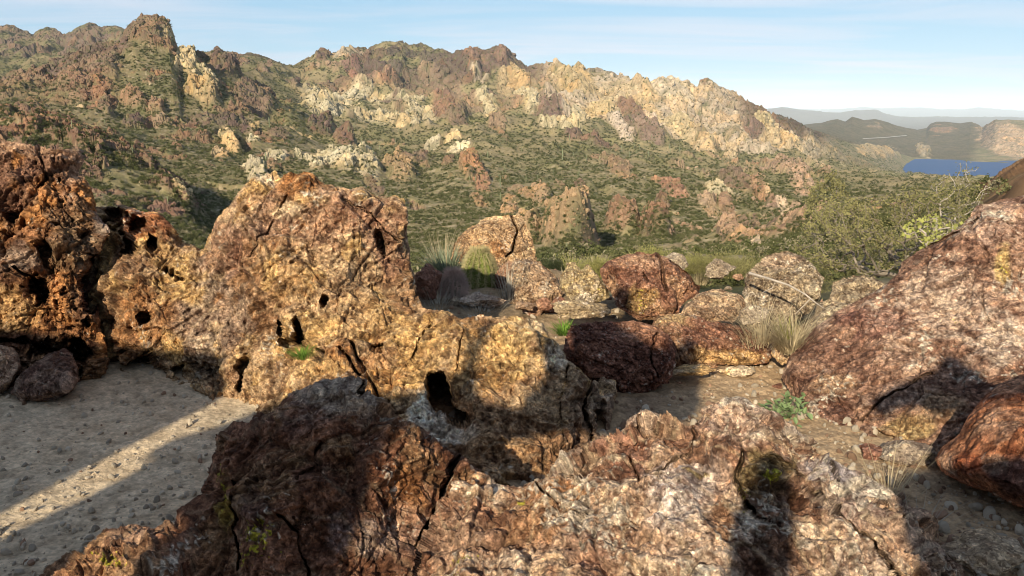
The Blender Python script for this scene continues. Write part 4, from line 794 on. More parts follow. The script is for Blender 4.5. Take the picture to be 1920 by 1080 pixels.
rock('foreground_rock', 'jagged pinkish foreground rock veined with white quartz, with a pointed top, filling the lower right',
 [(740, 1130), (775, 1050), (800, 985), (828, 930), (852, 888), (872, 872), (900, 882), (935, 912), (968, 916), (1002, 900), (1030, 882), (1062, 858), (1100, 842), (1132, 812), (1162, 802), (1190, 778), (1216, 771), (1252, 788), (1290, 797), (1308, 792), (1316, 766), (1345, 752), (1386, 742), (1402, 748), (1422, 762), (1452, 778), (1482, 798), (1520, 822), (1542, 850), (1572, 866), (1612, 882), (1650, 902), (1692, 930), (1722, 958), (1748, 990), (1766, 1030), (1800, 1060), (1840, 1130), (1800, 1500), (760, 1500)],
 [(770, 1080, 2.5), (870, 875, 2.85), (935, 915, 2.8), (900, 1000, 2.55), (1000, 905, 2.78), (1060, 860, 2.82), (1160, 803, 2.88), (1216, 772, 2.9), (1290, 800, 2.85), (1386, 744, 2.8), (1345, 800, 2.66), (1200, 850, 2.68), (1250, 950, 2.45), (1100, 950, 2.55), (1400, 850, 2.55), (1480, 830, 2.68), (1440, 900, 2.5), (1520, 870, 2.78), (1570, 870, 2.9), (1530, 950, 2.5), (1620, 950, 2.62), (1690, 935, 2.85), (1750, 1000, 2.8), (1700, 1050, 2.5), (1450, 1060, 2.26), (1200, 1080, 2.24), (1000, 1080, 2.3), (1600, 1080, 2.32), (1300, 1400, 1.8), (900, 1400, 1.85), (1700, 1400, 1.9), (860, 1060, 2.4)],
 (C_(.26, .15, .10), C_(.40, .275, .195), C_(.54, .42, .32)),
 blobs=[(1380, 775, 60, 24, pPNK * 1.05, .6), (1250, 800, 60, 20, C_(.5, .38, .26), .5), (1390, 748, 20, 10, pWHT, .7), (1280, 925, 70, 70, C_(.55, .48, .45), .85), (1250, 890, 40, 26, C_(.5, .42, .4), .6), (1340, 900, 40, 60, C_(.5, .41, .36), .5), (1370, 800, 70, 30, C_(.36, .20, .15), .5), (1180, 850, 60, 40, C_(.24, .12, .09), .6), (1230, 820, 60, 30, pRED, .4), (1430, 890, 60, 50, C_(.20, .15, .07), .85), (1350, 960, 24, 50, pORA * .9, .5), (1480, 950, 90, 60, pMAR * .9, .6), (1560, 880, 60, 30, C_(.34, .33, .36), .7), (1640, 915, 90, 26, pWHT, .85), (1390, 790, 90, 44, C_(.52, .40, .32), .7), (1386, 752, 46, 16, pWHT, .85), (1230, 785, 60, 16, C_(.54, .42, .33), .7), (1480, 815, 60, 16, pWHT, .6), (1600, 960, 60, 40, C_(.4, .3, .26), .5), (1680, 1020, 80, 40, pPNK * 1.1, .7), (1600, 1060, 80, 40, C_(.5, .42, .36), .5), (1460, 1040, 70, 50, pMAR, .6), (1020, 960, 90, 60, C_(.42, .25, .14), .6), (900, 900, 50, 24, pORA, .6), (1060, 920, 30, 24, pORA * 1.1, .5), (850, 1020, 70, 60, C_(.42, .3, .22), .5), (1110, 1020, 60, 60, C_(.28, .16, .12), .5), (1290, 1040, 60, 50, C_(.52, .4, .32), .6), (1730, 1000, 40, 30, pORA * .7, .4), (1300, 884, 28, 6, C_(.42, .33, .14), .8)],
 cracks=[([(1392, 845), (1378, 900), (1400, 950), (1440, 985)], 7, .14), ([(1310, 795), (1290, 850), (1230, 890)], 4, .05), ([(1440, 860), (1500, 900), (1590, 980), (1680, 1080)], 8, .10), ([(1000, 905), (1040, 950), (1100, 970)], 4, .04), ([(1560, 870), (1600, 930), (1680, 980)], 6, .08), ([(1180, 850), (1200, 900)], 4, .04), ([(1100, 850), (1080, 900)], 4, .04), ([(1215, 775), (1190, 810)], 4, .05)],
 lichen_at=[(1440, 895, 18, 16, .42), (1395, 930, 18, 40, .22), (980, 945, 26, 12, .1), (860, 1048, 34, 14, .42), (910, 1075, 20, 12, .35), (850, 1075, 20, 12, .3)],
 T=.6, round_px=18, round_m=.12, white=.36, seed=4, vein=1.0, S=.8, jag=4, facet=1.25)
# ---- big right boulder and the red one in front of it
rock('boulder', 'huge sloping maroon boulder blotched with white at the right edge',
 [(1466, 706), (1476, 676), (1500, 650), (1526, 616), (1560, 588), (1602, 566), (1640, 545), (1682, 512), (1690, 490), (1740, 460), (1792, 428), (1812, 408), (1832, 386), (1880, 376), (1930, 364), (2080, 340), (2200, 420), (2200, 960), (1900, 930), (1760, 900), (1650, 872), (1560, 830), (1500, 775)],
 [(1470, 705, 4.75), (1530, 800, 4.25), (1650, 860, 3.85), (1560, 590, 4.95), (1600, 700, 4.45), (1690, 500, 5.05), (1700, 650, 4.45), (1700, 760, 4.05), (1740, 800, 3.9), (1830, 390, 5.1), (1850, 550, 4.55), (1930, 370, 5.0), (1900, 480, 4.7), (1920, 700, 3.95), (1850, 720, 4.0), (2150, 420, 5.2), (2150, 900, 3.4), (1800, 880, 3.6), (1640, 780, 4.15)],
 (C_(.235, .135, .095), C_(.33, .205, .145), C_(.46, .33, .25)),
 blobs=[(1560, 680, 100, 60, C_(.18, .10, .075), .55), (1640, 600, 90, 30, C_(.19, .09, .075), .6), (1780, 560, 110, 70, C_(.54, .42, .33), .7), (1880, 620, 90, 60, C_(.60, .49, .40), .75), (1860, 420, 70, 40, C_(.5, .36, .29), .5), (1900, 520, 50, 80, C_(.46, .31, .22), .5), (1560, 720, 50, 30, pTAN, .4), (1780, 690, 60, 24, C_(.4, .26, .19), .4), (1680, 720, 60, 40, C_(.38, .24, .17), .5), (1560, 780, 50, 30, C_(.2, .11, .085), .6), (1700, 800, 70, 26, C_(.50, .37, .18), .75), (1760, 760, 60, 40, C_(.36, .25, .15), .6), (1700, 845, 60, 22, C_(.18, .12, .10), .6), (1880, 500, 16, 40, C_(.55, .42, .16), .6)],
 cracks=[([(1740, 465), (1800, 430), (1830, 405)], 5, .08), ([(1640, 810), (1720, 850), (1760, 870)], 7, .12), ([(1750, 700), (1640, 760), (1600, 800)], 4, .05)],
 lichen_at=[(1880, 505, 12, 14, .4), (1790, 600, 10, 10, .2)],
 T=1.0, round_px=30, round_m=.2, white=.36, seed=5, mat=M_rock, jag=4, S=1.15, facet=.7, amp=.7)
rock('boulder', 'smooth orange red boulder at the lower right edge, in front of the huge maroon one',
 [(1752, 862), (1768, 838), (1800, 812), (1815, 780), (1840, 748), (1880, 716), (1930, 698), (2060, 690), (2110, 960), (1990, 980), (1900, 948), (1852, 925), (1800, 905), (1770, 890)],
 [(1755, 862, 3.35), (1830, 760, 3.45), (1930, 700, 3.5), (1900, 800, 3.1), (1920, 940, 2.95), (1800, 890, 3.15), (2080, 700, 3.3), (2080, 960, 2.8), (1850, 850, 3.1)],
 (C_(.30, .11, .055), C_(.36, .16, .085), C_(.36, .22, .15)),
 blobs=[(1900, 900, 60, 40, C_(.17, .10, .085), .8), (1880, 720, 60, 18, C_(.45, .27, .17), .5), (1800, 870, 40, 30, C_(.4, .12, .06), .5), (1860, 870, 24, 20, C_(.42, .34, .26), .5)],
 T=.6, round_px=36, round_m=.16, white=.02, seed=6, jag=3, facet=.35, amp=.5, vein=0, S=1.4)
# ---- middle boulders (traced outlines, full bodies)
def mid(name, label, outline, Y, pal, tilt=0.0, T=.45, seed=0, white=.25, blobs=(), cracks=(), rp=None, rm=.16, **kw):
    o = np.array(outline, float); cy = o[:, 1].mean(); h = o[:, 1].max() - o[:, 1].min(); w = o[:, 0].max() - o[:, 0].min(); cx = o[:, 0].mean()
    ct = [(cx - w / 2, cy, Y + .03), (cx + w / 2, cy, Y + .03), (cx, cy - h / 2, Y + tilt), (cx, cy + h / 2, Y - tilt * .2), (cx, cy, Y)]
    return rock(name, label, outline, ct, pal, T=T, round_px=rp or min(w, h) * .24, round_m=rm, seed=seed, white=white, blobs=blobs, cracks=cracks, cat='boulder', jag=kw.pop('jag', 5.0), mat=kw.pop('mat', M_rock2), amp=kw.pop('amp', .9), S=kw.pop('S', .8), **kw)
palR = (C_(.20, .10, .068), C_(.27, .145, .092), C_(.34, .21, .13)); palP = (C_(.30, .205, .135), C_(.37, .265, .175), C_(.43, .335, .23)); palG = (C_(.27, .215, .15), C_(.35, .285, .20), C_(.42, .355, .26))
mid('boulder', 'dark maroon boulder with a rounded top beside the golden holed rock', [(1056, 660), (1060, 630), (1070, 610), (1092, 601), (1140, 599), (1192, 602), (1232, 613), (1256, 630), (1268, 655), (1270, 690), (1254, 716), (1216, 738), (1160, 742), (1110, 728), (1072, 700)], 4.75, (C_(.155, .07, .048), C_(.20, .095, .062), C_(.28, .15, .095)), tilt=.35, T=.5, seed=11, white=.1, blobs=[(1200, 620, 50, 20, C_(.36, .2, .13), .5)], cracks=[([(1230, 625), (1215, 670), (1230, 710)], 4, .06)])
mid('boulder', 'long low reddish boulder with an ochre underside, behind the dark maroon one', [(1218, 620), (1226, 598), (1252, 589), (1300, 592), (1345, 602), (1404, 614), (1440, 636), (1452, 668), (1440, 684), (1380, 688), (1300, 690), (1240, 690)], 5.25, palR, tilt=.3, T=.5, seed=12, white=.18, blobs=[(1360, 670, 90, 18, pGOLD, .7), (1260, 600, 40, 14, C_(.45, .35, .18), .5)])
mid('boulder', 'large split maroon boulder at the rim, above the long low one', [(1122, 506), (1140, 490), (1162, 480), (1198, 471), (1232, 472), (1256, 486), (1282, 506), (1314, 538), (1308, 556), (1288, 568), (1276, 590), (1240, 600), (1198, 602), (1162, 584), (1146, 556), (1130, 530)], 6.2, palR, tilt=.35, T=.6, seed=13, white=.22, cracks=[([(1232, 472), (1238, 510), (1244, 545)], 5, .12), ([(1258, 492), (1290, 520), (1312, 545)], 6, .12), ([(1200, 515), (1215, 532)], 3, .05)], blobs=[(1200, 490, 50, 16, C_(.42, .28, .2), .5), (1200, 560, 30, 30, C_(.38, .28, .09), .4)], lichen_at=[(1200, 565, 14, 24, .2)])
mid('boulder', 'small pinkish boulder wedged between the split maroon and the grey rocks', [(1276, 588), (1286, 568), (1310, 548), (1352, 543), (1392, 552), (1398, 566), (1388, 592), (1374, 606), (1320, 606), (1282, 602)], 5.8, palP, tilt=.3, T=.4, seed=14, white=.22)
mid('boulder', 'rounded grey and tan boulder under the fallen branch', [(1392, 545), (1396, 512), (1426, 487), (1452, 476), (1476, 472), (1508, 482), (1530, 500), (1548, 522), (1542, 556), (1524, 584), (1480, 612), (1430, 618), (1400, 600)], 6.0, palG, tilt=.4, T=.6, seed=15, white=.25, blobs=[(1460, 490, 40, 12, C_(.42, .3, .22), .5)])
mid('boulder', 'flat grey slab leaning against the huge right boulder', [(1470, 680), (1490, 640), (1530, 590), (1556, 560), (1560, 530), (1580, 520), (1604, 516), (1640, 518), (1664, 532), (1664, 560), (1640, 590), (1590, 640), (1540, 690), (1500, 700)], 5.55, palG, tilt=.5, T=.35, seed=16, white=.22)
mid('boulder', 'pink speckled boulder right of the barrel cactus', [(935, 590), (945, 540), (955, 500), (965, 488), (985, 486), (1012, 492), (1040, 514), (1062, 548), (1052, 566), (1028, 576), (990, 585)], 7.1, palP, tilt=.35, T=.5, seed=17, white=.3)
mid('rock', 'tan leaning rock behind the barrel cactus', [(850, 470), (858, 446), (882, 424), (900, 414), (925, 407), (965, 404), (986, 416), (998, 440), (1006, 462), (1010, 500), (1000, 560), (940, 570), (880, 560), (840, 560), (838, 500)], 8.5, (C_(.36, .24, .14), C_(.42, .29, .17), C_(.48, .35, .22)), tilt=.4, T=.6, seed=18, white=.18, cracks=[([(958, 408), (972, 440), (965, 470), (950, 482)], 4, .15)], blobs=[(920, 470, 40, 14, pORA * .8, .6)])
mid('boulder', 'yellow lichened block with a notched top between the pink and the split boulders', [(1046, 540), (1052, 510), (1062, 492), (1082, 490), (1090, 504), (1104, 494), (1120, 506), (1138, 538), (1142, 562), (1110, 572), (1070, 568)], 6.6, (C_(.38, .30, .17), C_(.42, .34, .22), C_(.48, .42, .34)), tilt=.25, T=.4, seed=19, white=.3, lichen=.12)
mid('boulder', 'dark boulder lying at the foot of the left outcrop', [(18, 735), (36, 700), (60, 682), (96, 655), (120, 652), (138, 664), (148, 690), (150, 716), (130, 740), (80, 752), (40, 750)], 4.5, (C_(.12, .065, .05), C_(.2, .13, .10), C_(.32, .24, .19)), tilt=.25, T=.35, seed=20, white=.12, mat=M_rock)
mid('boulder', 'pale speckled stone at the extreme left corner of the pad', [(-60, 745), (-50, 660), (-10, 640), (18, 648), (34, 665), (40, 690), (24, 720), (0, 740)], 4.55, (C_(.36, .25, .18), C_(.42, .3, .22), C_(.5, .4, .32)), tilt=.2, T=.3, seed=21, white=.25, mat=M_rock)
for i, (lab, px, py, w, h, pal, Y) in enumerate([
 ('pale flat stone below the barrel cactus', 905, 562, 90, 26, (C_(.40, .30, .22), C_(.5, .4, .3), pWHT), 6.9),
 ('small round grey stone below the hedgehog cactus', 852, 566, 24, 22, palG, 6.9),
 ('dark red angular stone, left of a pair near the pink boulder', 1020, 570, 32, 28, palR, 6.6),
 ('dark red squarish stone, right of a pair near the pink boulder', 1048, 570, 28, 30, palR, 6.5),
 ('low tan rubble stone on the bank behind the golden rock', 985, 574, 44, 20, palP, 6.6),
 ('greyish block beside the dry grass, left of the slab', 1412, 598, 64, 56, palG, 5.5),
 ('low tan ledge stone under the long low boulder', 1300, 694, 90, 22, (pTAN, pGOLD, pCRM), 5.0),
 ('second tan ledge stone right of the long low boulder base', 1380, 696, 70, 18, (pTAN, pGOLD, pCRM), 5.1),
 ('yellowish stone between the long low and the huge maroon boulders', 1466, 662, 36, 44, (pTAN, pGOLD * .9, pCRM), 5.2),
 ('rounded tan boulder on the far rim left of the grey one', 1350, 505, 60, 40, palG, 8.2),
 ('small pale rim stone right of the split maroon boulder', 1262, 497, 60, 44, palG, 8.0),
 ('dark rock tucked left of the hedgehog cactus', 800, 530, 60, 70, palR, 7.0),
 ('brown stone at the base of the barrel cactus', 950, 520, 46, 60, palR, 7.7),
 ('broad tan block in the shade below the notched yellow block', 1090, 575, 120, 34, (C_(.3, .23, .14), C_(.36, .28, .17), C_(.42, .34, .22)), 6.2),
 ('tan stone in the lower right corner', 1850, 1050, 170, 90, (C_(.34, .25, .15), C_(.4, .3, .19), C_(.48, .38, .26)), 2.75),
 ('grey stone with lichen under the huge right boulder', 1700, 850, 120, 60, (C_(.2, .16, .13), C_(.3, .24, .18), C_(.4, .33, .24)), 3.7),
 ('dark stone in the gully right of the jagged foreground rock', 1640, 850, 60, 34, palR, 3.75)]):
    stone('stone', lab, px, py, w, h, pal, Y=Y, seed=60 + i, cat='stone', sub=5)
# loose rubble along the rim, every stone its own object
rsr = np.random.RandomState(77)
for i in range(46):
    px = rsr.uniform(790, 1560) if i < 34 else rsr.uniform(1160, 1460); py = rsr.uniform(500, 590) if i < 34 else rsr.uniform(690, 780)
    w = rsr.uniform(12, 44) if i < 34 else rsr.uniform(8, 26)
    stone('rim_stone', 'small tan or reddish stone lying loose on the rim between the boulders' if i < 34 else 'small stone lying loose on the brown path below the boulders', px, py, w, w * rsr.uniform(.5, .8), [palP, palG, palR][rsr.randint(3)], seed=200 + i, cat='stone', sub=4, group='loose rim stones' if i < 34 else 'loose path stones', rotz=0)
print('rocks', round(time.time() - T0, 1))
# ================================================================== ground: the sandy pad, the path, the rim
def gz(X, Y):
    P = np.stack([X, Y, 0 * X], -1)
    z = perlin(P / 2.2) * .05 + perlin(P / .7 + 3) * .022 + perlin(P / .22 + 6) * .010
    pad = (1 - sstep(-1.6, -.6, X)) * (1 - sstep(5.0, 6.0, Y))
    z = z * (1 - pad * .45)
    z = z + .05 * pad * sstep(4.2, 5.2, Y)
    z = z - .25 * np.clip(Y - (8.4 - 1.5 * sstep(.3, 1.2, X)), 0, None) ** 1.3
    z = z + sstep(6.0, 8.0, Y) * .12 * np.clip(perlin(P / .9 + 9) + .3, 0, 1)
    return z
def ground():
    th = np.concatenate([np.linspace(-180, -46, 60)[:-1], np.linspace(-46, 46, 900), np.linspace(46, 180, 60)[1:]])
    inv = np.linspace(1 / 2.4, 1 / 13.5, 470); r = np.concatenate([np.linspace(.05, 2.4, 24)[:-1], 1 / inv])
    TH, RR = np.meshgrid(R(th[::1]) if False else np.radians(th), r)
    X, Y = RR * np.sin(TH), RR * np.cos(TH)
    Z = gz(X, Y)
    back = Y < 0
    P = np.stack([X, Y, Z], -1)
    n2 = perlin(P / .08 + 1); n3 = perlin(P / .03 + 2); f, e, h_ = facets(P / .05); f2, e2, h2 = facets(P / .022)
    padm = (1 - sstep(-1.5, -.4, X + .3 * perlin(P / .8))) * (1 - sstep(5.2, 6, Y))
    grit = .32 + .5 * (1 - padm)
    P[..., 2] += (n2 * .008 + n3 * .004) * (.3 + grit) + np.clip(f, 0, 1) * .010 * sstep(.3, .7, h_[..., 0]) * grit + np.clip(f2, 0, 1) * .005 * sstep(.4, .8, h2[..., 0]) * (.25 + grit)
    big = perlin(P / 1.1 + 5); md = perlin(P / .3 + 8)
    col = mix(np.broadcast_to(C_(.43, .305, .18), P.shape).copy(), C_(.60, .475, .315), padm)
    col = mix(col, col * C_(1.25, 1.24, 1.22), sstep(-.1, .5, big + md * .4) * .6)
    col = mix(col, C_(.20, .13, .085), sstep(.0, .5, -big - md * .5) * (1 - padm) * .6)
    col = mix(col, C_(.22, .17, .10), sstep(5.6, 7.0, Y) * .6)
    pale = np.exp(-(((X + 1.42) / .30) ** 2 + ((Y - 4.3) / .35) ** 2)); col = mix(col, C_(.52, .44, .31), np.clip(pale * 1.2 + n2 * .2 * pale, 0, 1) * .8)
    n9 = perlin(P / .16 + 31); col = mix(col, col * C_(.72, .68, .64), sstep(.05, .45, n9 + big * .5) * .5); col = col * (1 + .25 * n2[..., None] + .25 * n3[..., None] + (h2[..., 1:2] - .5) * .35)
    M = tint_mat('sandy_ground', 70, 0.012, var=.45, vscale=60, rough=.95, spec=.08)
    o = mesh_np('ground', P.reshape(-1, 3), grid_faces(*X.shape)[:, ::-1], M, col=np.clip(col, .01, .9).reshape(-1, 3))
    tag(o, kind='structure')
ground()
# loose gravel
M_peb = inst_mat('gravel_stone', 30, .004, var=.5)
pebs = [proto('pebble', *stone_mesh(90 + i, 2, 8, .1), M_peb) for i in range(4)]
n = 14000; rs = np.random.RandomState(5)
u_ = rs.uniform(-.72, .72, n); Y_ = 1 / rs.uniform(1 / 9.5, 1 / 2.5, n); X_ = u_ * Y_
s_ = .0035 + rs.rand(n) ** 7 * .026; s_ = np.where(X_ < -.8, s_ * .8, s_ * 1.25)
o = scatter('gravel', np.stack([X_, Y_, gz(X_, Y_) + s_ * .3], -1), np.stack([s_, s_ * .9, s_ * .65], -1), rs.rand(n, 3) * 6, rs.randint(0, 4, n), pebs,
    np.where(rs.rand(n, 1) < np.where(X_ < -.8, .93, .6)[:, None], C_(.46, .39, .29), C_(.27, .17, .11)) * rs.uniform(.7, 1.35, (n, 1)))
tag(o, 'loose gravel and rock chips strewn over the sandy ground', 'gravel', kind='stuff')
print('ground', round(time.time() - T0, 1))
# ================================================================== rock-shaped shadow casters added unseen behind the viewpoint, outlined to throw the shade
def slab(name, label, outline, holes=(), Y0=-2.0, T=.5, seed=0, cell=.03, pal=(pBRN, pTAN, pMAR)):
    o = np.array(outline, float); xs = np.arange(o[:, 0].min() - .1, o[:, 0].max() + .1, cell); zs = np.arange(-.3, o[:, 1].max() + .1, cell)
    GX, GZ = np.meshgrid(xs, zs); q = np.stack([GX / .25, GZ / .25, 0 * GX + seed], -1)
    qx = GX + perlin(q) * .025; qz = GZ + perlin(q + 9) * .025
    ins = inside(qx, qz, outline); e = seg_dist(qx, qz, outline)
    for h in holes: ins &= ~inside(qx, qz, h); e = np.minimum(e, seg_dist(qx, qz, h))
    cellm = ins[:-1, :-1] & ins[1:, :-1] & ins[:-1, 1:] & ins[1:, 1:]
    used = np.zeros_like(ins); used[:-1, :-1] |= cellm; used[1:, :-1] |= cellm; used[:-1, 1:] |= cellm; used[1:, 1:] |= cellm
    full = np.zeros_like(ins); full[1:-1, 1:-1] = cellm[:-1, :-1] & cellm[1:, :-1] & cellm[:-1, 1:] & cellm[1:, 1:]
    prof = np.sqrt(np.clip(1 - (1 - np.clip(e / .25, 0, 1)) ** 2, 0, 1)); n = fbm(q * .5 + 3, 4) * .12 + facets(q * .6)[0] * .12
    k = .9396                     # leaning along the sun's path so the thickness does not widen the shade
    def surf(s):
        dy = s * (T * .5 * prof) + n * prof; y = Y0 + dy; return np.stack([GX + dy * .3346, y, GZ - dy * .4695 * 0], -1)
    Fp, Bp = surf(1), surf(-1)
    idf = -np.ones(ins.shape, int); idf[used] = np.arange(used.sum()); idb = idf.copy(); inn = used & full; idb[inn] = used.sum() + np.arange(inn.sum())
    def quads(i): return i[:-1, :-1][cellm], i[:-1, 1:][cellm], i[1:, 1:][cellm], i[1:, :-1][cellm]
    a, b, c, d = quads(idf); F1_ = np.stack([a, d, c, b], -1); a, b, c, d = quads(idb); F2_ = np.stack([a, b, c, d], -1)
    V = np.concatenate([Fp[used], Bp[inn]]); m = fbm(V / .4, 4); col = mix(mix(np.broadcast_to(pal[0], V.shape).copy(), pal[1], sstep(-.2, .2, m)), pal[2], sstep(.15, .4, -m))
    return tag(mesh_np(name, V, np.concatenate([F1_, F2_]), M_rock, col=col), label, 'rock outcrop')
slab('outcrop_or_caster', 'broad unseen shadow caster added behind the viewpoint, shaped as a brown rock wall, furthest left', [(-9, -.3), (-9, 3.9), (-6, 3.7), (-5, 3.5), (-4.3, 3.45), (-3.99, 3.38), (-3.94, 3.1), (-3.96, 2.4), (-3.93, 1.5), (-3.95, -.3)], seed=1)
slab('outcrop_or_caster', 'overhanging unseen shadow caster with a window and a horn, added behind the viewpoint in brown rock', [(-3.76, -.3), (-3.77, 2.3), (-3.74, 2.64), (-3.84, 2.72), (-3.84, 2.80), (-3.70, 2.88), (-3.64, 3.0), (-3.4, 3.08), (-3.1, 3.1), (-2.7, 3.06), (-2.42, 3.08), (-2.31, 3.2), (-2.33, 3.5), (-2.28, 3.58), (-2.22, 3.52), (-2.19, 3.08), (-2.1, 3.0), (-1.97, 2.98), (-1.88, 3.18), (-2.0, 3.6), (-2.0, 4.1), (-1.9, 4.25), (-1.78, 4.15), (-1.74, 3.72), (-1.5, 3.55), (-1.36, 3.46), (-1.28, 3.62), (-1.16, 3.6), (-1.08, 3.3), (-1.02, 3.0), (-1.2, 2.88), (-1.6, 2.84), (-1.96, 2.82), (-2.0, 2.7), (-2.01, 1.5), (-2.0, -.3)],
     holes=[[(-3.05, 2.12), (-3.06, 2.42), (-2.95, 2.48), (-2.78, 2.44), (-2.76, 2.15)]], seed=2, T=.4)
slab('outcrop_or_caster', 'slim unseen brown pillar added behind the viewpoint to cast the shadow of a person', [(-.78, -.3), (-.77, 2.2), (-.76, 2.5), (-.70, 2.66), (-.62, 2.70), (-.55, 2.6), (-.53, 2.2), (-.52, -.3)], seed=3, T=.25)
slab('outcrop_or_caster', 'brown unseen shadow caster added behind the viewpoint, furthest right, with a low window', [(-.15, -.3), (-.16, 2.5), (0, 2.62), (.25, 2.66), (.48, 2.70), (.48, 2.98), (.2, 2.98), (-.05, 2.95), (-.2, 3.02), (0, 3.12), (.2, 3.2), (.3, 3.32), (.4, 3.3), (.5, 3.15), (.62, 3.0), (.9, 2.9), (1.2, 2.75), (1.6, 2.4), (3, 2.2), (4, -.3)], seed=4, T=.4)
# ================================================================== plants
def tubes(paths, sides=5):
    """paths: list of (points, radii) -> one mesh"""
    V, F = [], []
    for pts, rad in paths:
        pts = [np.array(p, float) for p in pts]; base = len(V)
        for i, p in enumerate(pts):
            d = pts[min(i + 1, len(pts) - 1)] - pts[max(i - 1, 0)]; d /= np.linalg.norm(d) + 1e-9
            a = np.cross(d, (0, 0, 1.0) if abs(d[2]) < .9 else (1.0, 0, 0)); a /= np.linalg.norm(a); b = np.cross(d, a)
            r = rad[i] if hasattr(rad, '__len__') else rad * (1 - .75 * i / max(1, len(pts) - 1))
            for k in range(sides):
                t = 2 * math.pi * k / sides; V.append(p + (a * math.cos(t) + b * math.sin(t)) * r)
        for i in range(len(pts) - 1):
            for k in range(sides):
                F.append([base + i * sides + k, base + i * sides + (k + 1) % sides, base + (i + 1) * sides + (k + 1) % sides, base + (i + 1) * sides + k])
    return np.array(V), np.array(F)
def blades(root, n, length, spread_, width, curve, seed, up=.6, base_r=.03):
    rs = np.random.RandomState(seed); V, F = [], []
    for i in range(n):
        a = rs.rand() * 2 * math.pi; out = np.array([math.cos(a), math.sin(a), 0]); L = length * rs.uniform(.5, 1.1); lean = spread_ * rs.rand() ** .7
        side = np.array([-out[1], out[0], 0]); p = np.array(root) + out * base_r * rs.rand(); w = width * rs.uniform(.6, 1.2); k = len(V); m = 5
        for j in range(m):
            t = j / (m - 1); q = p + out * (lean * L * t + curve * L * t * t) + np.array([0, 0, 1]) * (L * t * (1 - .35 * lean) - curve * L * .6 * t * t); ww = w * (1 - t) ** .7 + w * .05
            V += [q - side * ww, q + side * ww]
        for j in range(m - 1): F.append([k + 2 * j, k + 2 * j + 1, k + 2 * j + 3, k + 2 * j + 2])
    return np.array(V), np.array(F)
M_dry = plain_mat('dry_grass', (.50, .41, .25), var=.35, scale=25, transl=.3); M_dryg = plain_mat('grey_dry_grass', (.40, .36, .28), var=.35, scale=25, transl=.2)
M_green = plain_mat('fresh_grass', (.16, .27, .04), var=.4, scale=30, transl=.35); M_ygreen = plain_mat('yellow_green_twigs', (.34, .32, .11), var=.35, scale=12, transl=.35)
M_agave = plain_mat('grey_green_blades', (.20, .23, .14), var=.35, scale=20, transl=.15); M_twig = plain_mat('grey_bark', (.20, .165, .125), var=.3, scale=30); M_wood = plain_mat('bleached_wood', (.42, .36, .29), var=.25, scale=20)
M_cact = plain_mat('cactus_skin', (.15, .18, .035), var=.35, scale=14); M_spy = plain_mat('yellow_spines', (.46, .40, .20), var=.25, scale=10, transl=.2); M_spp = plain_mat('pink_grey_spines', (.55, .40, .32), var=.3, scale=10, transl=.2)
M_pv = plain_mat('olive_leaflets', (.27, .245, .10), var=.45, scale=2.2, transl=.3); M_leaf = plain_mat('soft_grey_green_leaves', (.22, .30, .13), var=.3, scale=9, transl=.25); M_sag = plain_mat('saguaro_skin', (.20, .22, .12), var=.3, scale=1.0)
M_yl = plain_mat('pale_yellow_leaves', (.42, .42, .12), var=.3, scale=4, transl=.3)
def gpt(px, py, Y, z=None):
    P = at(px, py, Y); return P
def clump(name, label, cat, px, py, Y, n, L, spread_, w, curve, seed, mat, sink=.02, group=None, base_r=.04):
    P = at(px, py, Y); V, F = blades((0, 0, 0), n, L, spread_, w, curve, seed, base_r=base_r)
    o = mesh_np(name, V, F, mat); o.location = P - np.array([0, 0, sink]); return tag(o, label, cat, group)
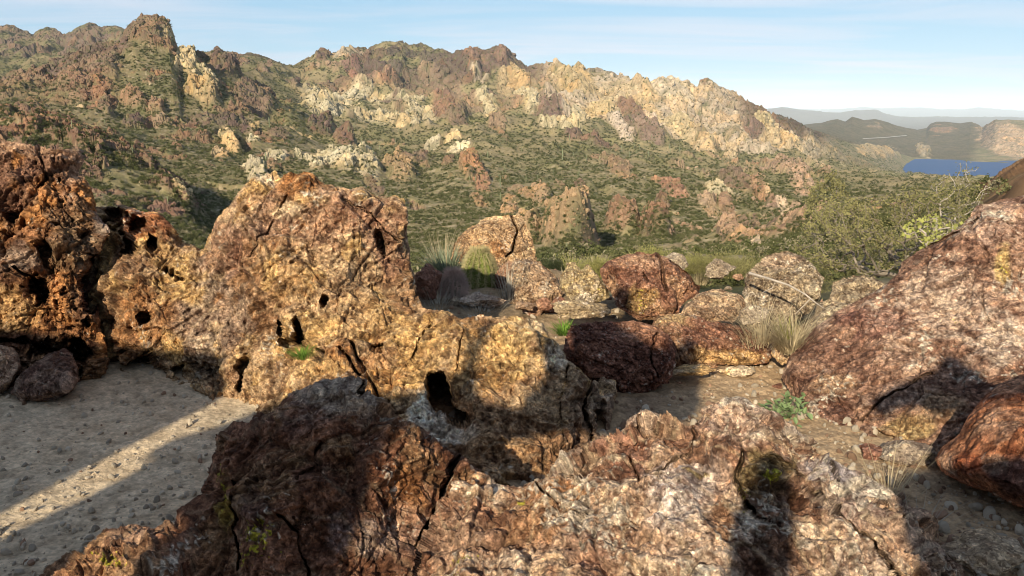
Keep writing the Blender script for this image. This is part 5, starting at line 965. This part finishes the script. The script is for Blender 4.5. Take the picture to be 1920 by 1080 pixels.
# barrel cacti
def barrel(name, label, px, ybot, ytop, wpx, Y, ribs, m_body, m_sp, sp_len, seed, top_fuzz=1.0):
    P = at(px, ybot, Y); Rr = wpx / FPX * Y / 2 * .92; Hh = (ybot - ytop) / FPX * Y * .98
    root = empty(name, tuple(P)); tag(root, label, 'cactus')
    nv, nt = 40, ribs * 8; V = []
    rsd = np.random.RandomState(seed)
    for i in range(nv + 1):
        t = i / nv; z = Hh * t; rr = Rr * (math.sin(math.pi * (0.17 + .83 * t) ** 0.85) ** .42 if t < 1 else .05); rr = max(rr, Rr * .06)
        for k in range(nt):
            a = 2 * math.pi * k / nt + .10 * t; rib = 1 - .26 * (0.5 - .5 * math.cos(a * ribs)) ** .6 * min(1, (1.02 - t) * 6)
            V.append((math.cos(a) * rr * rib, math.sin(a) * rr * rib, z))
    F = [[i * nt + k, i * nt + (k + 1) % nt, (i + 1) * nt + (k + 1) % nt, (i + 1) * nt + k] for i in range(nv) for k in range(nt)]
    mesh_np('body', np.array(V), np.array(F), m_body, parent=root, smooth=True)
    paths = []
    for k in range(ribs):
        for i in range(2, nv - 1):
            t = (i + .3 * rsd.rand()) / nv; rr = Rr * math.sin(math.pi * (0.17 + .83 * t) ** 0.85) ** .42; a = 2 * math.pi * (k) / ribs + .10 * t
            b = np.array([math.cos(a) * rr, math.sin(a) * rr, Hh * t]); nrm = np.array([math.cos(a), math.sin(a), (t - .45) * 1.6]); nrm /= np.linalg.norm(nrm)
            for j in range(5):
                d = nrm * rsd.uniform(.4, 1.0) + rsd.normal(size=3) * .62; d /= np.linalg.norm(d); L = sp_len * rsd.uniform(.6, 1.2)
                paths.append(([b, b + d * L * .6, b + d * L + np.array([0, 0, -.15 * L])], .0021))
    for j in range(int(260 * top_fuzz)):
        a = rsd.rand() * 6.28; r_ = Rr * .55 * rsd.rand() ** .5; b = np.array([math.cos(a) * r_, math.sin(a) * r_, Hh * .95]); d = np.array([math.cos(a) * .5, math.sin(a) * .5, 1]) + rsd.normal(size=3) * .35; d /= np.linalg.norm(d)
        paths.append(([b, b + d * sp_len * 1.1], .0018))
    V, F = tubes(paths, 3); mesh_np('spines', V, F, m_sp, parent=root)
barrel('barrel_cactus', 'tall ribbed barrel cactus with yellow spines, standing before the tan leaning rock', 900, 550, 462, 70, 7.75, 15, M_cact, M_spy, .055, 1)
barrel('hedgehog_cactus', 'low round cactus bristling with pinkish grey spines, left of the barrel cactus', 850, 552, 508, 48, 7.2, 16, M_agave, M_spp, .06, 2)
clump('beargrass', 'grey green tuft of stiff narrow leaves left of the barrel cactus', 'desert plant', 838, 520, 8.0, 300, .42, .75, .006, .15, 3, M_agave, base_r=.10)
clump('dry_grass', 'pale stemmed dry grass leaning against the pinnacle foot', 'dry grass', 822, 582, 6.9, 130, .36, .8, .0035, .3, 4, M_dryg, base_r=.16)
clump('dry_grass', 'grey dry grass in the shade under the barrel cactus', 'dry grass', 900, 592, 6.7, 150, .22, .8, .003, .3, 5, M_dryg, base_r=.22)
clump('dry_grass', 'thin straw stems right of the barrel cactus', 'dry grass', 955, 556, 7.1, 60, .42, .35, .003, .1, 6, M_dryg, base_r=.10)
clump('dry_grass', 'wispy straw grass behind the beargrass tuft', 'dry grass', 830, 500, 8.6, 80, .50, .5, .0035, .1, 7, M_dry, base_r=.14)
clump('grass_clump', 'pale straw grass clump with a green heart between the boulders and the huge maroon one', 'grass', 1488, 655, 5.1, 420, .36, .85, .0032, .35, 8, M_dry, base_r=.10)
clump('grass_clump', 'yellow green grass shoots rising beside the grey block', 'grass', 1475, 645, 5.2, 90, .24, .5, .0035, .1, 9, M_ygreen, base_r=.06)
clump('dry_grass', 'sparse straw grass in front of the rounded grey boulder', 'dry grass', 1430, 640, 5.3, 160, .42, .7, .0028, .3, 10, M_dry, base_r=.18)
clump('dry_grass', 'thin dry grass in the shaded gully at the lower right', 'dry grass', 1665, 940, 3.3, 70, .34, .5, .0018, .2, 11, M_dry, base_r=.10)
clump('dry_grass', 'wiry dry stems beside the red boulder foot', 'dry grass', 1720, 1010, 3.0, 60, .30, .6, .0016, .2, 12, M_dryg, base_r=.12)
clump('green_tuft', 'bright green grass tuft growing in the pinnacle face under a dark hollow', 'grass', 566, 664, 4.16, 150, .085, 1.1, .0028, .3, 13, M_green, base_r=.05)
clump('green_weed', 'small dark green weed left of the dark maroon boulder', 'weed', 1058, 622, 5.6, 150, .12, 1.0, .006, .3, 14, M_green, base_r=.06)
# bushes on the rim
def twig_bush(name, label, px, py, Y, W_, H_, n, mat, seed):
    rsd = np.random.RandomState(seed); P = at(px, py, Y); root = empty(name, tuple(P)); tag(root, label, 'bush'); paths = []; leaves = []
    for i in range(n):
        a = rsd.rand() * 6.28; sp_ = rsd.rand() ** .6; tip = np.array([math.cos(a) * W_ * sp_, math.sin(a) * W_ * .6 * sp_, H_ * rsd.uniform(.6, 1.05) * (1 - .35 * sp_ ** 2)]); b = np.array([math.cos(a), math.sin(a), 0]) * W_ * .12
        midp = (b + tip) * .5 + rsd.normal(size=3) * .03; paths.append(([b, midp, tip], .004))
        for j in range(26):
            t = rsd.uniform(.35, 1.05); q = b * (1 - t) + tip * t + rsd.normal(size=3) * .03; leaves.append(q)
    V, F = tubes(paths, 3); mesh_np('twigs', V, F, mat, parent=root)
    L = np.array(leaves); m = len(L); d = rsd.normal(size=(m, 3)) * .6 + (0, 0, .9); d /= np.linalg.norm(d, axis=1)[:, None]; s_ = np.cross(d, rsd.normal(size=(m, 3))); s_ /= np.linalg.norm(s_, axis=1)[:, None]
    l_ = rsd.uniform(.018, .04, (m, 1)); V = np.stack([L - s_ * .003, L + s_ * .003, L + d * l_ + s_ * .002, L + d * l_ - s_ * .002], 1).reshape(-1, 3)
    mesh_np('foliage', V, np.arange(m * 4).reshape(-1, 4), mat, parent=root)
twig_bush('yellow_green_bush', 'yellow green feathery bush on the rim right behind the pink speckled boulder', 1045, 528, 10.5, .42, .34, 150, M_ygreen, 1)
twig_bush('yellow_green_bush', 'yellow green feathery bush on the rim between the notched block and the split boulder', 1120, 520, 10.8, .40, .28, 120, M_ygreen, 2)
twig_bush('yellow_green_bush', 'small yellow bush just above the split maroon boulder', 1215, 500, 11.2, .34, .30, 90, M_ygreen, 3)
twig_bush('yellow_green_bush', 'low yellow green bush right of the split maroon boulder', 1300, 512, 10.8, .42, .26, 100, M_ygreen, 4)
twig_bush('olive_bush', 'thin olive bush behind the rounded grey boulder', 1370, 520, 10.5, .8, .34, 130, M_pv, 5)
rsb = np.random.RandomState(9)
for i in range(14):
    px = rsb.uniform(985, 1520); Y = rsb.uniform(8.6, 13); py = float(proj(np.array([0, Y, -.35 - .12 * (Y - 9)]))[1])
    if i % 2: clump('dry_grass', 'straw coloured grass growing on the far rim behind the row of boulders', 'dry grass', px, py, Y, 160, .38, .7, .005, .3, 100 + i, M_dry, base_r=.2, group='grasses on the far rim')
    else: twig_bush('rim_scrub', 'small olive scrub growing on the far rim behind the row of boulders', px, py, Y, rsb.uniform(.3, .7), rsb.uniform(.2, .4), 70, M_pv, 200 + i); bpy.data.objects
for o_ in list(COL.objects):
    if o_.name.startswith('rim_scrub'): o_['group'] = 'scrub on the far rim'
# big shrub on the right rim: grown towards tips spread through its crown
def shrub(name, label, base_px, crown, Yr, ntips, mat_leaf, seed, leaves=60, trunk=.035, leaf=(.012, .028), thin=None, wood=M_twig, lw=.4):
    rsd = np.random.RandomState(seed); B = at(*base_px); root = empty(name, tuple(B)); tag(root, label, 'shrub')
    o = np.array(crown, float); tips = []
    while len(tips) < ntips:
        x, y = rsd.uniform(o[:, 0].min(), o[:, 0].max()), rsd.uniform(o[:, 1].min(), o[:, 1].max())
        if not inside(np.array([x]), np.array([y]), crown)[0]: continue
        if thin and rsd.rand() > thin(x, y): continue
        tips.append(at(x, y, rsd.uniform(*Yr)) - B)
    tips = np.array(tips); tips = tips[np.argsort(np.linalg.norm(tips, axis=1))]
    nodes = [np.zeros(3)]; par = [-1]; wgt = [0]
    for tpt in tips:
        Nn = np.array(nodes); cost = np.linalg.norm(Nn - tpt, axis=1) + .35 * np.linalg.norm(Nn, axis=1) * 1.0; j = int(np.argmin(cost)); start = Nn[j]; L = np.linalg.norm(tpt - start); st = max(2, int(L / .12)); prev = j
        off = rsd.normal(size=3) * L * .10
        for k in range(1, st + 1):
            t = k / st; q = start * (1 - t) + tpt * t + off * math.sin(math.pi * t) + rsd.normal(size=3) * .008; nodes.append(q); par.append(prev); wgt.append(0); prev = len(nodes) - 1
    Nn = np.array(nodes); w = np.zeros(len(nodes)); child = np.zeros(len(nodes), int)
    for i in range(1, len(nodes)): child[par[i]] += 1
    w[child == 0] = 1
    for i in range(len(nodes) - 1, 0, -1): w[par[i]] += w[i]
    r = np.minimum(.0028 * np.sqrt(w), trunk); paths = [([Nn[par[i]], Nn[i]], [r[par[i]] if par[i] else r[i], r[i]]) for i in range(1, len(nodes))]
    V, F = tubes(paths, 4); mesh_np('branches', V, F, wood, parent=root)
    thinn = np.where(w <= 3)[0]; thinn = thinn[thinn > 0]; L = []; D = []
    for i in thinn:
        a, b = Nn[par[i]], Nn[i]; m = max(3, int(leaves * np.linalg.norm(b - a) / .12)); t = rsd.rand(m, 1); L.append(a * (1 - t) + b * t + rsd.normal(size=(m, 3)) * .022)
    L = np.concatenate(L); m = len(L); d = rsd.normal(size=(m, 3)); d /= np.linalg.norm(d, axis=1)[:, None]; s_ = np.cross(d, rsd.normal(size=(m, 3))); s_ /= np.linalg.norm(s_, axis=1)[:, None]
    l_ = rsd.uniform(*leaf, (m, 1)); V = np.stack([L, L + d * l_ * .5 + s_ * l_ * lw, L + d * l_, L + d * l_ * .5 - s_ * l_ * lw], 1).reshape(-1, 3)
    mesh_np('foliage', V, np.arange(m * 4).reshape(-1, 4), mat_leaf, parent=root); print(name, m)
shrub('desert_shrub', 'large airy olive shrub with fine leaflets behind the huge maroon boulder', (1690, 520, 7.8), [(1490, 470), (1510, 400), (1545, 350), (1580, 380), (1640, 370), (1690, 350), (1740, 338), (1780, 335), (1810, 345), (1830, 365), (1820, 400), (1790, 450), (1740, 480), (1700, 515), (1640, 520), (1560, 512), (1500, 495)], (7.4, 9.6), 480, M_pv, 1, leaves=34, thin=lambda x, y: .9 if y > 430 else .3)
shrub('desert_shrub', 'spindly half bare shrub standing against the blue lake', (1800, 440, 8.5), [(1750, 400), (1740, 350), (1770, 310), (1810, 300), (1850, 315), (1860, 350), (1840, 400), (1800, 420)], (8.0, 9.0), 45, M_pv, 2, leaves=14, trunk=.012, wood=M_wood)
shrub('olive_shrub', 'faint olive shrub further down the slope, left of the large airy shrub', (1570, 440, 16.0), [(1500, 400), (1520, 340), (1545, 318), (1575, 335), (1610, 380), (1640, 400), (1600, 440), (1540, 440)], (14, 18), 150, M_pv, 3, leaves=16, leaf=(.03, .06))
shrub('leafy_shrub', 'small shrub with pale yellow green round leaves beside the huge maroon boulder', (1740, 470, 7.0), [(1690, 430), (1720, 410), (1760, 405), (1800, 420), (1790, 440), (1750, 462), (1710, 462)], (6.9, 7.4), 70, M_yl, 4, leaves=6, leaf=(.02, .04), lw=.5, wood=M_wood)
# leafy plant by the huge boulder
def brittle():
    P = at(1478, 792, 4.35); root = empty('brittlebush', tuple(P)); tag(root, 'leafy grey green plant growing at the foot of the huge maroon boulder', 'plant'); rsd = np.random.RandomState(3); V, F, paths = [], [], []
    for i in range(46):
        a = rsd.rand() * 6.28; el_ = rsd.uniform(.25, 1.45); out = np.array([math.cos(a) * math.cos(el_), math.sin(a) * math.cos(el_), math.sin(el_)]); L = rsd.uniform(.07, .19); tip = out * L; paths.append(([np.zeros(3), tip * .5 + (0, 0, .01), tip], .003))
        for j in range(3):
            d = out * .6 + rsd.normal(size=3) * .6; d /= np.linalg.norm(d); s_ = np.cross(d, (0, 0, 1)); s_ /= np.linalg.norm(s_) + 1e-6; up = np.cross(s_, d); l = rsd.uniform(.035, .062); w = l * .26; k = len(V); b = tip * rsd.uniform(.7, 1)
            V += [b, b + d * l * .35 + s_ * w + up * .004, b + d * l * .35 - s_ * w + up * .004, b + d * l * .75 + s_ * w * .8, b + d * l * .75 - s_ * w * .8, b + d * l - up * .006, b + d * l * .5 - up * .003]
            F += [[k, k + 1, k + 6, k + 2], [k + 1, k + 3, k + 5, k + 6], [k + 2, k + 6, k + 5, k + 4]]
    v, f = tubes(paths, 4); mesh_np('stems', v, f, M_twig, parent=root); mesh_np('leaves', np.array(V), np.array(F), M_leaf, parent=root)
brittle()
# fallen branch
pts = [at(1405, 512, 5.75), at(1440, 522, 5.6), at(1480, 535, 5.5), at(1510, 552, 5.4), at(1530, 568, 5.35), at(1545, 578, 5.3)]
pts2 = [at(1455, 527, 5.58), at(1448, 540, 5.6), at(1430, 548, 5.62)]; pts3 = [at(1520, 560, 5.38), at(1505, 575, 5.4), at(1490, 590, 5.4)]
V, F = tubes([(pts, .010), (pts2, .006), (pts3, .005)], 6); tag(mesh_np('fallen_branch', V, F, M_wood), 'thin bleached dead branch lying across the rounded grey boulder', 'branch')
# saguaros on the slopes
vis_run = np.maximum.accumulate((PH[..., 2] - CAM_H) / PH[..., 1], axis=0); eH = (PH[..., 2] - CAM_H) / PH[..., 1]; visible = eH >= vis_run - 1e-4
def terrain_at(px, py, need=True):
    d = (bxg - px) ** 2 + (byg - py) ** 2 + (~visible) * 1e5 * need; i = np.unravel_index(np.argmin(d), d.shape); return PH[i]
def saguaro_mesh(arms):
    paths = [([(0, 0, -.3), (0, 0, 1.5), (0, 0, 4.2), (0, 0, 5.2), (0, 0, 5.5)], [.26, .27, .26, .20, .05])]
    for s_, z, h_ in arms:
        paths.append(([(0, 0, z), (.55 * s_, 0, z + .1), (.75 * s_, 0, z + .5), (.75 * s_, 0, z + h_), (.75 * s_, 0, z + h_ + .2)], [.15, .17, .18, .16, .04]))
    V, F = tubes(paths, 10); return V, F
sg = [mesh_np('saguaro_cactus', *saguaro_mesh(a), M_sag, link=False) for a in ([], [(1, 2.2, 1.2)], [(-1, 2.0, 1.5), (1, 2.6, 1.0)])]
rs = np.random.RandomState(21); spots = [(136, 244, 17, 0), (163, 243, 10, 0), (196, 232, 8, 0), (250, 288, 18, 1), (500, 309, 22, 0), (506, 238, 18, 0), (339, 113, 9, 0), (678, 270, 14, 0), (712, 284, 13, 0), (700, 290, 12, 1), (316, 384, 14, 0), (937, 350, 20, 1), (938, 378, 18, 0), (1055, 300, 22, 0), (984, 300, 10, 0), (1062, 470, 16, 0), (1008, 336, 9, 0), (1085, 330, 12, 0), (1370, 300, 8, 0)]
for i in range(34): spots.append((rs.uniform(840, 1330), rs.uniform(255, 345), rs.uniform(7, 13), rs.randint(3)))
for i in range(12): spots.append((rs.uniform(560, 840), rs.uniform(235, 275), rs.uniform(6, 11), rs.randint(2)))
for i, (x, y, h_, k) in enumerate(spots):
    P = terrain_at(x, y); o = bpy.data.objects.new('saguaro_cactus', sg[k].data); COL.objects.link(o); o.location = P; s_ = h_ / FPX * P[1] / 5.5; s_ = min(s_, 1.9); o.scale = (s_, s_, s_); o.rotation_euler = (0, 0, rs.rand() * 6.28)
    lab = 'tall columnar saguaro on the dark slope at far left' if x < 400 else ('thin columnar saguaro on the mid slope left of centre' if x < 830 else 'small columnar saguaro on the green flank at centre')
    tag(o, lab, 'saguaro', 'saguaro cacti on the hillsides')
# road far across the lake
pr = [terrain_at(x, y, False) for x, y in [(1619, 261), (1640, 259.5), (1660, 258.5), (1680, 257), (1700, 255)]]
V = []; 
for p in pr: V += [p + np.array([0, -8, 1.5]), p + np.array([0, 8, 3.5])]
F = [[2 * i, 2 * i + 2, 2 * i + 3, 2 * i + 1] for i in range(len(pr) - 1)]
tag(mesh_np('road', np.array(V), np.array(F), plain_mat('pale_road', (.45, .41, .34), var=.1)), kind='structure')
print('plants', round(time.time() - T0, 1))
# ------------------------------------------------------------------ haze: the air that pales the far ranges
def haze():
    x, y0, y1, z0, z1 = 46000, -300, 47000, -1500, 700
    V = [(-x, y0, z0), (x, y0, z0), (x, y1, z0), (-x, y1, z0), (-x, y0, z1), (x, y0, z1), (x, y1, z1), (-x, y1, z1)]
    F = [(0, 3, 2, 1), (4, 5, 6, 7), (0, 1, 5, 4), (1, 2, 6, 5), (2, 3, 7, 6), (3, 0, 4, 7)]
    m = bpy.data.materials.new('haze_air'); m.use_nodes = True; nt = m.node_tree; nt.nodes.clear()
    out = N(nt, 'ShaderNodeOutputMaterial'); v = N(nt, 'ShaderNodeVolumePrincipled')
    v.inputs['Color'].default_value = (0.74, 0.87, 1.0, 1); v.inputs['Density'].default_value = 3.4e-5; v.inputs['Anisotropy'].default_value = -0.35
    nt.links.new(v.outputs[0], out.inputs['Volume'])
    o = mesh_np('haze', V, F, m); tag(o, kind='stuff')
haze()
print('done', round(time.time() - T0, 1))
